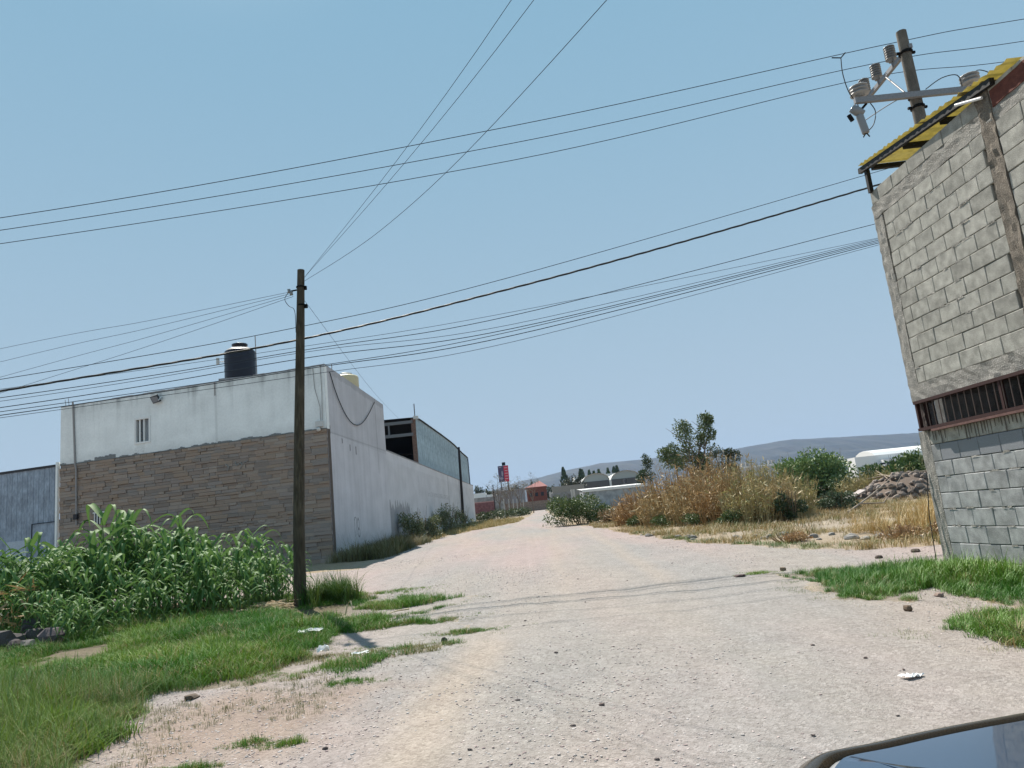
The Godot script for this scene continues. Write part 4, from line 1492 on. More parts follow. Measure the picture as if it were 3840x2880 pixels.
	for s in [0.05, 0.78, 1.5, 2.2]:
		b = MB.new()
		b.box(Vector3(s, sl.call(s) + 0.015, -1.45), Vector3(0.05, 0.06, 2.8), Basis(Vector3.RIGHT, 0.031))
		obj("rafter", b, blk, t)
	for z in [0.03, -2.9]:
		b = MB.new()
		b.box(Vector3(0.06, 5.07, z), Vector3(0.05, 0.36, 0.05))
		obj("roof_post", b, blk, t)
	# tube lamp jutting from the column head
	b = MB.new()
	b.tube(PackedVector3Array([Vector3(2.3, 4.83, 0.06), Vector3(1.98, 4.95, 0.1)]), PackedFloat32Array([0.016]), 8)
	obj("white_pipe", b, mat("white_pipe", lin(0.75, 0.75, 0.75), 0.4), t)
	# loose wire down the corner
	b = MB.new()
	b.tube(PackedVector3Array([Vector3(0.02, 1.3, 0.02), Vector3(-0.04, 0.8, 0.06), Vector3(-0.02, 0.15, 0.1)]), PackedFloat32Array([0.006]), 4)
	obj("loose_wire", b, mat("black_cable", Color.BLACK), t)


func rough_slab(s0: float, s1: float, y0: float, y1: float, z: float, amp: float, nx: int, ny: int) -> MB:
	# a cast concrete face with an uneven surface and closed edges, in the wall's own axes
	var b := MB.new()
	var f := FastNoiseLite.new()
	f.frequency = 9.0
	var base := b.v.size()
	for j in ny + 1:
		for i in nx + 1:
			var s := lerpf(s0, s1, float(i) / nx)
			var y := lerpf(y0, y1, float(j) / ny)
			var e := 0.012 * f.get_noise_2d(s + 40.0, y)
			if i > 0 and i < nx:
				e = 0.0
			var ey := 0.022 * f.get_noise_2d(s * 0.6, y + 9.0) if j == 0 or j == ny else 0.0
			b.v.append(Vector3(s + e, y + ey, z + amp * f.get_noise_2d(s * 1.0, y * 1.0) + amp * 0.5 * rng.randf()))
			b.n.append(Vector3(0, 0, 1))
			b.c.append(Color.WHITE)
			b.uv.append(Vector2())
	for j in ny:
		for i in nx:
			var o := base + j * (nx + 1) + i
			b.ix.append_array(PackedInt32Array([o, o + nx + 1, o + 1, o + 1, o + nx + 1, o + nx + 2]))
	var back := -0.17
	for j in ny:
		for k in [0, nx]:
			var a: Vector3 = b.v[base + j * (nx + 1) + k]
			var c: Vector3 = b.v[base + (j + 1) * (nx + 1) + k]
			var a2 := Vector3(a.x, a.y, back)
			var c2 := Vector3(c.x, c.y, back)
			if k == 0:
				b.quad(a2, a, c, c2)
			else:
				b.quad(a, a2, c2, c)
	for i in nx:
		for k in [0, ny]:
			var a: Vector3 = b.v[base + k * (nx + 1) + i]
			var c: Vector3 = b.v[base + k * (nx + 1) + i + 1]
			var a2 := Vector3(a.x, a.y, back)
			var c2 := Vector3(c.x, c.y, back)
			if k == 0:
				b.quad(a2, c2, c, a)
			else:
				b.quad(a, c, c2, a2)
	b.flat()
	return b


# ------------------------------------------------------------------ poles and wires
func insulator(parent: Node, at: Vector3, discs: int, r: float, h: float, m: Material) -> void:
	var p := PackedVector2Array([Vector2(0.0, 0), Vector2(r * 0.5, 0)])
	for i in discs:
		var y := h * (0.15 + 0.8 * i / discs)
		p.append_array(PackedVector2Array([Vector2(r * 0.5, y), Vector2(r, y + h * 0.06 / discs), Vector2(r * 0.97, y + h * 0.28 / discs), Vector2(r * 0.5, y + h * 0.42 / discs)]))
	p.append_array(PackedVector2Array([Vector2(r * 0.4, h * 0.97), Vector2(0, h)]))
	var b := MB.new()
	b.lathe(p, 14)
	var o := obj("insulator", b, m, parent, Transform3D(Basis(), at))
	b = MB.new()
	b.tube(PackedVector3Array([Vector3(0, -0.14, 0), Vector3(0, 0.04, 0)]), PackedFloat32Array([0.02]), 6)
	obj("pin", b, mat("galvanised", Color.GRAY), o)


func build_poles() -> void:
	# concrete pole behind the block building
	var base := on_ground(9.5, -15.0)
	var t := thing("concrete_pole", "tall tapering concrete power pole with crossarms behind the block building", "utility pole", base)
	var b := MB.new()
	b.tube(PackedVector3Array([Vector3(0, -0.3, 0), Vector3(0, 5, 0), Vector3(0, 10.83, 0)]), PackedFloat32Array([0.2, 0.16, 0.112]), 8)
	obj("shaft", b, mat("pole_concrete", lin(0.33, 0.29, 0.24), 0.95, "pores", Vector3(1.3, 1.3, 1.3), 0.6, "blotch", Vector3(0.6, 0.3, 0.6)), t)
	var galv := mat("galvanised", lin(0.3, 0.31, 0.33), 0.55, "fine", Vector3(1.5, 1.5, 1.5))
	var H := -base.y
	b = MB.new()
	b.box(Vector3(0.07, 10.7 + H, -0.95), Vector3(0.08, 0.1, 2.15))
	obj("crossarm", b, galv, t)
	b = MB.new()
	b.box(Vector3(-0.2, 9.48 + H, 0.16), Vector3(2.45, 0.13, 0.09))
	obj("crossarm", b, galv, t)
	b = MB.new()
	b.tube(PackedVector3Array([Vector3(-0.3, 9.58 + H, 0.14), Vector3(0.05, 10.66 + H, -1.0)]), PackedFloat32Array([0.022]), 5)
	obj("brace", b, galv, t)
	for y in [9.26, 9.52, 10.6]:
		b = MB.new()
		b.lathe(PackedVector2Array([Vector2(0.12, -0.03), Vector2(0.15, -0.03), Vector2(0.15, 0.03), Vector2(0.12, 0.03)]), 10, Vector3(0, y + H, 0))
		b.box(Vector3(0.17, y + H, 0), Vector3(0.08, 0.05, 0.05))
		b.box(Vector3(-0.17, y + H, 0), Vector3(0.08, 0.05, 0.05))
		obj("pole_band", b, mat("dark_steel", lin(0.06, 0.06, 0.065), 0.6), t)
	var porc := mat("porcelain", lin(0.22, 0.23, 0.24), 0.3)
	for z in [-0.6, -1.3, -1.9]:
		insulator(t, Vector3(0.02, 10.78 + H, z), 6, 0.125, 0.44, porc)
	for x in [-1.25, 1.2]:
		insulator(t, Vector3(x, 9.6 + H, 0.1), 3, 0.2, 0.3, mat("pale_porcelain", lin(0.36, 0.37, 0.38), 0.3))
	# fuse cutout hanging from the left end
	b = MB.new()
	b.lathe(PackedVector2Array([Vector2(0, -0.15), Vector2(0.09, -0.14), Vector2(0.1, 0), Vector2(0.09, 0.14), Vector2(0, 0.15)]), 10, Vector3(-1.38, 9.26 + H, 0.1), Basis(Vector3(0, 0, 1), 0.9))
	b.lathe(PackedVector2Array([Vector2(0, -0.24), Vector2(0.07, -0.24), Vector2(0.08, -0.2), Vector2(0.08, 0.18), Vector2(0.06, 0.22), Vector2(0, 0.22)]), 10, Vector3(-1.32, 8.96 + H, 0.1), Basis(Vector3(0, 0, 1), 0.15))
	obj("fuse_cutout", b, porc, t)
	b = MB.new()
	b.tube(PackedVector3Array([Vector3(-1.28, 8.74 + H, 0.1), Vector3(-1.36, 8.64 + H, 0.1)]), PackedFloat32Array([0.014]), 5)
	b.tube(PackedVector3Array([Vector3(-1.28, 8.74 + H, 0.1), Vector3(-1.22, 8.64 + H, 0.1)]), PackedFloat32Array([0.014]), 5)
	b.box(Vector3(-1.55, 9.12 + H, 0.1), Vector3(0.07, 0.16, 0.06), Basis(Vector3(0, 0, 1), 0.4))
	b.tube(PackedVector3Array([Vector3(-1.15, 9.42 + H, 0.1), Vector3(-1.28, 9.3 + H, 0.1)]), PackedFloat32Array([0.03]), 6)
	obj("fuse_clamp", b, mat("dark_steel", Color.BLACK), t)
	# jumpers
	var jm := mat("black_cable", Color.BLACK)
	for pts in [[[-1.5, 10.58, 0.1], [-1.53, 10.2, 0.1], [-1.48, 9.75, 0.1], [-1.35, 9.45, 0.1], [-1.33, 9.3, 0.1]], [[-1.28, 8.74, 0.1], [-1.1, 8.9, 0.12], [-1.0, 9.2, 0.12], [-1.06, 9.42, 0.1]], [[-0.35, 9.9, -1.6], [-0.3, 9.7, -0.6], [-0.1, 9.6, 0.1]], [[0.2, 9.62, 0.1], [0.6, 9.85, 0.1], [0.95, 9.88, 0.1], [1.0, 9.6, 0.1]], [[1.3, 9.9, 0.1], [1.5, 9.98, 0.05], [1.75, 9.9, 0.0], [1.8, 9.7, 0.0]]]:
		b = MB.new()
		var pv := PackedVector3Array()
		for q in pts:
			pv.append(Vector3(q[0], q[1] + H, q[2]))
		b.tube(smooth(pv, 5), PackedFloat32Array([0.011]), 5)
		obj("jumper_wire", b, jm, t)
	b = MB.new()
	b.tube(PackedVector3Array([Vector3(-1.68, 10.63 + H, 0.06), Vector3(-1.5, 10.58 + H, 0.1), Vector3(-1.36, 10.72 + H, 0.06)]), PackedFloat32Array([0.014]), 5)
	obj("stirrup_clamp", b, mat("dark_steel", Color.BLACK), t)

	# wooden pole at the left
	base = on_ground(-3.6, -11.8)
	t = thing("wooden_pole", "weathered dark wooden pole standing in the grass at the left", "utility pole", base)
	b = MB.new()
	var ht := 5.72 - base.y
	b.tube(PackedVector3Array([Vector3(-0.02, -0.3, 0), Vector3(0.02, 1.2, 0), Vector3(0.1, 2.8, 0), Vector3(0.19, ht * 0.8, 0), Vector3(0.25, ht, 0)]), PackedFloat32Array([0.1, 0.092, 0.083, 0.072, 0.06]), 12)
	obj("shaft", b, mat("pole_wood", lin(0.18, 0.145, 0.105), 0.95, "bark", Vector3(2.2, 0.28, 2.2), 1.6, "blotch", Vector3(0.4, 0.15, 0.4)), t)
	for y in [ht - 0.3, ht - 0.62]:
		b = MB.new()
		b.lathe(PackedVector2Array([Vector2(0.06, -0.012), Vector2(0.075, -0.012), Vector2(0.075, 0.012), Vector2(0.06, 0.012)]), 10, Vector3(0.23, y, 0))
		b.box(Vector3(0.3, y - 0.02, 0), Vector3(0.06, 0.06, 0.05))
		obj("pole_band", b, mat("dark_steel", Color.BLACK), t)
	b = MB.new()
	b.tube(PackedVector3Array([Vector3(0.18, ht - 0.34, 0), Vector3(0.06, ht - 0.36, 0.02)]), PackedFloat32Array([0.014]), 5)
	obj("bracket", b, mat("dark_steel", Color.BLACK), t)
	for q in [[0.04, ht - 0.36], [0.08, ht - 0.4]]:
		b = MB.new()
		b.lathe(PackedVector2Array([Vector2(0, -0.035), Vector2(0.03, -0.03), Vector2(0.02, 0), Vector2(0.03, 0.03), Vector2(0, 0.035)]), 8, Vector3(q[0], q[1], 0.03))
		obj("insulator", b, mat("porcelain", Color.GRAY), t)
	b = MB.new()
	b.tube(smooth(PackedVector3Array([Vector3(0.03, ht - 0.38, 0.03), Vector3(-0.03, ht - 0.5, 0.05), Vector3(0.03, ht - 0.62, 0.04), Vector3(0.13, ht - 0.72, 0.06), Vector3(0.14, ht - 1.1, 0.08)]), 4), PackedFloat32Array([0.005]), 4)
	obj("slack_wire", b, jm, t)


func smooth(p: PackedVector3Array, n: int) -> PackedVector3Array:
	var c := Curve3D.new()
	for i in p.size():
		var tn := (p[mini(i + 1, p.size() - 1)] - p[maxi(i - 1, 0)]) / 6.0
		c.add_point(p[i], -tn, tn)
	var o := PackedVector3Array()
	for i in p.size() - 1:
		for k in n:
			o.append(c.sample(i, float(k) / n))
	o.append(p[p.size() - 1])
	return o


func wire(called: String, label: String, pts: Array, r: float, m: Material, group := "", twist := 0.0) -> void:
	var pv := PackedVector3Array()
	for i in range(0, pts.size(), 3):
		pv.append(Vector3(pts[i], pts[i + 1], pts[i + 2]))
	pv = smooth(pv, 12 if twist == 0.0 else 60)
	var b := MB.new()
	if twist == 0.0:
		b.tube(pv, PackedFloat32Array([r]), 6)
	else:
		for s in 3:
			var q := PackedVector3Array()
			var along := 0.0
			for i in pv.size():
				if i > 0:
					along += pv[i].distance_to(pv[i - 1])
				var a := along * twist + TAU * s / 3.0
				q.append(pv[i] + (Vector3.UP * cos(a) + Vector3(0, 0, 1) * sin(a)) * r * 1.05)
			b.tube(q, PackedFloat32Array([r]), 5)
	var o := obj(called, b, m)
	tag(o, label, "cable", group)


func build_wires() -> void:
	var m := mat("wire_metal", lin(0.05, 0.06, 0.075), 1.0)
	m.metallic_specular = 0.05
	var k := mat("black_cable", Color.BLACK)
	wire("power_line", "topmost of the three bare power lines crossing the sky", [-24, 7.9, -13.9, -10.6, 8.69, -14.7, 0.59, 9.97, -15.3, 9.5, 11.25, -15.6, 12.9, 11.64, -15.75, 24, 12.6, -16.2], 0.008, m, "high power lines across the sky")
	wire("power_line", "middle of the three bare power lines crossing the sky", [-24, 8.0, -14.6, -11.08, 8.75, -15.4, 0.57, 9.93, -16.0, 9.5, 11.22, -16.3, 13.34, 11.51, -16.45, 24, 12.4, -16.9], 0.008, m, "high power lines across the sky")
	wire("power_line", "lowest of the three bare power lines crossing the sky", [-24, 8.0, -15.2, -11.51, 8.71, -16.0, 0.55, 9.81, -16.6, 9.5, 11.2, -16.9, 13.71, 11.39, -17.05, 24, 12.3, -17.5], 0.008, m, "high power lines across the sky")
	wire("neutral_wire", "single thin wire just above the thick twisted black cable", [-22, 3.2, -10.6, -8.84, 4.51, -12.39, -3.76, 5.12, -13.08, 0.21, 5.85, -13.62, 8.02, 7.69, -14.68, 9.4, 8.05, -14.9], 0.006, m)
	wire("twisted_cable", "thick twisted black cable running from the left to the block building", [-22, 2.9, -10.6, -8.83, 4.3, -12.39, -3.83, 4.87, -13.07, 0.19, 5.62, -13.62, 4.27, 6.51, -14.17, 8.02, 7.4, -14.68, 9.4, 7.75, -14.9], 0.0105, k, "", 5.0)
	var names := ["topmost", "second from the top", "third from the top", "fourth from the top", "third from the bottom", "second from the bottom", "lowest"]
	var ys := [[4.36, 4.77, 5.17, 6.24], [4.2, 4.69, 5.09, 6.55], [4.13, 4.64, 4.91, 6.22], [4.01, 4.52, 4.82, 6.19], [3.93, 4.33, 4.76, 6.16], [3.86, 4.3, 4.67, 6.13], [3.81, 4.18, 4.54, 6.09]]
	for i in 7:
		var y: Array = ys[i]
		var zo := (i - 3) * 0.03
		wire("telephone_cable", "%s of the seven slack cables below the twisted cable" % names[i], [-22, y[0] - 0.9, -10.6 + zo, -8.83, y[0], -12.39 + zo, -3.69, y[1], -13.09 + zo, 0.12, y[2], -13.61 + zo, 7.85, y[3], -14.66, 9.4, y[3] + 0.3, -14.9], [0.004, 0.0065, 0.0045, 0.007, 0.006, 0.0075, 0.0045][i], m, "slack cables strung below the twisted cable")
	var lefts := [5.25, 5.0, 4.71, 4.41]
	var ln := ["uppermost", "second", "third", "lowest"]
	for i in 4:
		wire("service_wire", "%s of the four thin wires fanning left from the wooden pole" % ln[i], [-20, lefts[i] - 0.5 - 0.35 * i, -15.0, -9.29, lefts[i], -13.0, -6.2, lerpf(lefts[i], 5.33, 0.46), -12.35, -3.5, 5.36 - 0.03 * i, -11.8], 0.0032, m, "thin wires fanning out from the wooden pole")
	var tops := [[0.29, 5.11, -5.0], [0.46, 5.09, -5.0]]
	for i in 2:
		var q: Array = tops[i]
		wire("service_wire", ["left one of the two straight wires climbing from the pole top over the camera", "right one of the two straight wires climbing from the pole top over the camera"][i], [-3.3, 5.58, -11.8, q[0], q[1], q[2], q[0] * 1.0 + 3.2 + 0.2 * i, 5.4, 1.5], 0.0026, m, "wires overhead from the wooden pole")
	wire("service_wire", "sagging thin wire from the pole top to the upper middle of the sky", [-3.3, 5.52, -11.8, -1.48, 5.09, -9.0, 0.26, 4.97, -6.2, 2.6, 5.2, -2.3, 4.6, 5.7, 1.5], 0.003, m, "wires overhead from the wooden pole")
	wire("service_wire", "faint wire slanting down from the wooden pole to the barn roof", [-3.36, 5.25, -11.8, -4.6, 5.9, -24.0, -6.3, 7.3, -40.0], 0.0035, m)


# ------------------------------------------------------------------ the overgrown lot and the small plants
func build_plants() -> void:
	var straw := [Color(0.42, 0.3, 0.14), Color(0.5, 0.38, 0.2), Color(0.46, 0.39, 0.25)]
	var rust := [Color(0.34, 0.2, 0.085), Color(0.46, 0.3, 0.14), Color(0.44, 0.34, 0.2)]
	var pale := [Color(0.36, 0.29, 0.14), Color(0.46, 0.38, 0.2), Color(0.2, 0.22, 0.06)]
	var left_spots := [[4.5, -30.5, 1.0, 1.5, rust], [5.2, -29.0, 1.1, 2.1, rust], [5.0, -27.2, 1.0, 1.7, straw], [6.0, -27.6, 1.2, 2.7, rust], [6.9, -28.8, 1.2, 2.8, rust], [5.7, -25.4, 1.0, 2.0, straw], [6.5, -25.6, 1.1, 2.5, rust], [7.4, -26.6, 1.2, 2.6, straw], [6.2, -23.6, 0.9, 1.8, rust], [7.0, -23.8, 1.0, 2.1, pale], [7.8, -24.9, 1.1, 2.2, pale], [6.6, -22.1, 0.8, 1.5, pale], [7.3, -22.3, 0.8, 1.7, straw], [8.2, -23.4, 0.8, 1.7, pale], [8.5, -25.6, 1.0, 1.9, pale]]
	var where := ["low, at the thicket's far left tip", "behind the thicket's far left tip", "beside the road edge, left of the middle", "tall, left of the middle behind a golden clump", "tallest, at the back of the thicket", "at the front edge of the thicket's middle", "tall, just behind the front middle", "tall, at the back right of the middle", "short, at the front right of the middle", "in the middle of the thicket's right half", "at the back of the thicket's right half", "shortest, at the near front corner", "short, beside the dark upright shrub", "at the right end of the thicket", "far right, at the back of the thicket"]
	var spot_n := -1
	for s in left_spots:
		spot_n += 1
		var tone: String = "rusty orange" if s[4] == rust else ("golden" if s[4] == straw else "pale greenish")
		reed_clump("dry_reed_clump", "%s dry reed clump, %s" % [tone, where[spot_n]], on_ground(s[0], s[1]), s[2] * 0.9, s[3] * 1.05, 210, s[4], 5, "dry reed clumps of the big thicket")
	var dk := [Color(0.05, 0.09, 0.03), Color(0.13, 0.17, 0.06)]
	var k := 0
	for s in [[4.9, -25.9, 0.7, 0.55], [5.5, -23.8, 0.6, 0.5], [6.0, -22.0, 0.5, 0.6], [4.3, -28.6, 0.6, 0.5]]:
		shrub("low_shrub", ["low dark shrub at the road edge under the rusty reeds, middle", "low dark shrub at the foot of the golden reeds", "low dark shrub at the near corner of the reed thicket", "low dark shrub at the far left foot of the reed thicket"][k], "shrub", on_ground(s[0], s[1]), Vector3(s[2], s[3], s[2]), 1500, 0.07, dk, "low shrubs along the foot of the reeds")
		k += 1
	shrub("dark_shrub", "dark upright shrub at the right end of the dry reeds", "shrub", on_ground(7.6, -21.6), Vector3(0.45, 1.0, 0.45), 2600, 0.08, [Color(0.03, 0.06, 0.03), Color(0.1, 0.13, 0.06)])
	shrub("roadside_bush", "green bush at the right edge of the narrowing road", "bush", on_ground(2.9, -38.5), Vector3(1.75, 1.75, 1.2), 9000, 0.11, [Color(0.04, 0.08, 0.02), Color(0.16, 0.2, 0.07)])
	shrub("dry_bush", "low brown bush between roadside bush and reed thicket", "bush", on_ground(4.2, -35.6), Vector3(0.9, 0.8, 0.7), 2200, 0.08, [Color(0.2, 0.14, 0.08), Color(0.3, 0.22, 0.12)])
	k = 0
	for s in [[5.4, -37.0, 0.9, 0.9], [6.8, -40.0, 1.1, 1.1], [8.6, -44.0, 1.2, 1.2], [4.4, -44.0, 0.9, 0.8]]:
		shrub("dry_bush", ["brown dry bush behind the left foot of the reeds", "brown dry bush farther back behind the reeds", "farthest brown dry bush before the white shed", "brown dry bush behind the green roadside bush"][k], "bush", on_ground(s[0], s[1]), Vector3(s[2], s[3], s[2]), 2000, 0.1, [Color(0.18, 0.13, 0.08), Color(0.32, 0.25, 0.14)], "brown dry bushes behind the thicket")
		k += 1
	shrub("willow_bush", "large fresh green bush behind the lot, right of the reeds", "bush", on_ground(16.6, -42.0), Vector3(2.3, 2.9, 1.8), 15000, 0.19, [Color(0.1, 0.17, 0.06), Color(0.22, 0.3, 0.11)])
	for s in [[16.6, -35.5, 0.8, 1.7], [17.6, -35.2, 0.8, 1.6], [15.6, -35.4, 0.7, 1.4]]:
		reed_clump("straw_reed_clump", ["middle straw reed clump in front of the large green bush", "right straw reed clump in front of the large green bush", "left straw reed clump in front of the large green bush"][[16.6, 17.6, 15.6].find(s[0])], on_ground(s[0], s[1]), s[2], s[3], 130, pale, 4, "straw reed clumps in the lot")
	shrub("grey_green_shrub", "broad grey-green shrub in the middle of the lot", "shrub", on_ground(10.25, -24.6), Vector3(0.95, 0.72, 0.6), 4200, 0.075, [Color(0.05, 0.085, 0.045), Color(0.15, 0.19, 0.11)])
	shrub("lot_bush", "dark green bush behind the rubble beside the block building", "bush", on_ground(19.5, -39.0), Vector3(2.1, 2.0, 1.4), 10000, 0.18, [Color(0.04, 0.09, 0.025), Color(0.13, 0.19, 0.06)])
	shrub("lot_bush", "low dark bush left of the rubble in the lot", "bush", on_ground(17.4, -38.4), Vector3(1.5, 1.3, 1.0), 7000, 0.15, [Color(0.03, 0.07, 0.025), Color(0.1, 0.14, 0.05)])
	shrub("lot_bush", "green bush close against the block building's far corner", "bush", on_ground(21.2, -38.6), Vector3(1.6, 2.5, 1.2), 9000, 0.18, [Color(0.05, 0.1, 0.03), Color(0.15, 0.21, 0.07)])
	reed_clump("green_reed", "green reed with feathery top beside the block building", on_ground(20.3, -37.6), 0.35, 3.4, 16, [Color(0.1, 0.16, 0.05), Color(0.2, 0.24, 0.1), Color(0.3, 0.3, 0.18)], 26, "")
	for q in [[7.7, -14.5, 1.0, 26, 0.3, "tall golden dry tussock beside the block building corner"], [6.9, -15.0, 0.7, 16, 0.26, "shorter golden dry tussock left of the tall one"], [8.3, -15.4, 0.8, 18, 0.3, "golden dry tussock half hidden by the block corner"]]:
		var tt := thing("dry_tussock", q[5], "grass clump", on_ground(q[0], q[1]), "golden dry tussocks by the block corner")
		var xf := []
		var cs := []
		for i in q[3]:
			xf.append(Transform3D(Basis(Vector3.UP, rng.randf() * TAU).scaled(Vector3.ONE * rng.randf_range(0.5, 1.1) * q[2]), Vector3(rng.randfn(0, q[4]), 0, rng.randfn(0, q[4]))))
			cs.append(Color(0.4, 0.26, 0.09).lerp(Color(0.55, 0.42, 0.2), rng.randf()))
		stuff(multi("blades", tuft(26, 0.95, 0.1, 0.75, 0.009), xf, cs, leaf_mat("grass_blade"), tt))
	k = 0
	for s in [[6.4, -13.0, 0.5, 0.25], [5.0, -14.6, 0.5, 0.22], [6.9, -12.3, 0.45, 0.3]]:
		shrub("dead_weed", ["brown dead weed heap at the verge below the tussock", "reddish dead weed heap on the verge in mid lot", "dead weed heap at the verge by the block corner"][k], "weed", on_ground(s[0], s[1]), Vector3(s[2], s[3], s[2]), 700, 0.06, [Color(0.28, 0.17, 0.09), Color(0.4, 0.27, 0.13)], "", 30, Color(0.3, 0.2, 0.12))
		k += 1
	# bushes along the boundary wall
	var bl := [[-5.45, -37.0, 0.85, 1.75, "leafy green bush against the boundary wall, nearest the camera"], [-5.2, -40.4, 1.0, 1.5, "pale green bush by the boundary wall, second along"], [-5.1, -48.5, 1.1, 2.0, "tall green bush by the dark pole at the boundary wall"], [-4.8, -53.5, 1.2, 1.8, "rounded bush by the far stretch of the boundary wall"]]
	for s in bl:
		shrub("wall_bush", s[4], "bush", on_ground(s[0], s[1]), Vector3(s[2], s[3], s[2]), 3000, 0.1, [Color(0.08, 0.11, 0.045), Color(0.26, 0.27, 0.14)], "bushes along the boundary wall")
	var fl := [[-3.6, -86, 1.6, 1.4], [-2.4, -92, 1.8, 1.2], [-1.2, -97, 1.6, 1.0], [-0.4, -104, 1.6, 1.2], [3.9, -100, 0.8, 1.7], [-5.0, -84, 1.2, 1.1]]
	k = 0
	for s in fl:
		shrub("far_bush", ["far bush below the bare trees, leftmost but one", "far bush below the bare trees, third", "far bush at the left road edge beyond the wall", "farthest bush at the left edge of the road", "dark rounded bush at the right edge of the far road", "far bush just past the end of the boundary wall"][k], "bush", on_ground(s[0], s[1]), Vector3(s[2], s[3], s[2]), 1300, 0.2, [Color(0.04, 0.07, 0.03), Color(0.14, 0.16, 0.07)], "far bushes along the road", 8)
		k += 1
	# the eucalyptus behind the thicket and its darker neighbour
	var eu := tree("eucalyptus_tree", "ragged eucalyptus with bare twigs rising behind the reed thicket", on_ground(11.6, -50.0), 6.2, [[1.35, 5.75, 0, 0.55, 0.75], [1.2, 4.8, 0.2, 0.55, 0.8], [-0.35, 4.8, 0.1, 0.75, 1.0], [-0.1, 3.5, -0.2, 0.85, 1.0], [-1.5, 3.6, 0, 0.75, 0.8], [-1.0, 2.9, 0.2, 0.8, 0.8], [0.8, 3.1, 0, 0.65, 0.9], [0.3, 2.3, 0.2, 1.1, 0.9]], 0.17, 1000, [Color(0.055, 0.09, 0.035), Color(0.2, 0.24, 0.1)], 0.16, 60)
	eu.rotation.y = 0.0
	tree("dark_tree", "small dark tree to the right of the eucalyptus", on_ground(15.0, -55.0), 4.6, [[-0.5, 3.6, 0, 0.6, 0.6], [0.5, 3.4, 0, 0.55, 0.6], [0.1, 2.6, 0, 0.9, 0.6], [1.0, 2.2, 0, 0.6, 0.5]], 0.15, 800, [Color(0.03, 0.05, 0.025), Color(0.08, 0.1, 0.05)], 0.12, 4)
	tree("young_tree", "slender dark tree by the white shed, left of the reeds", on_ground(13.4, -78.0), 5.6, [[0, 4.6, 0, 0.6, 1.0], [0.3, 3.6, 0, 0.9, 0.8], [-0.5, 3.2, 0, 0.7, 0.6]], 0.2, 500, [Color(0.03, 0.06, 0.03), Color(0.09, 0.12, 0.05)], 0.1, 3)


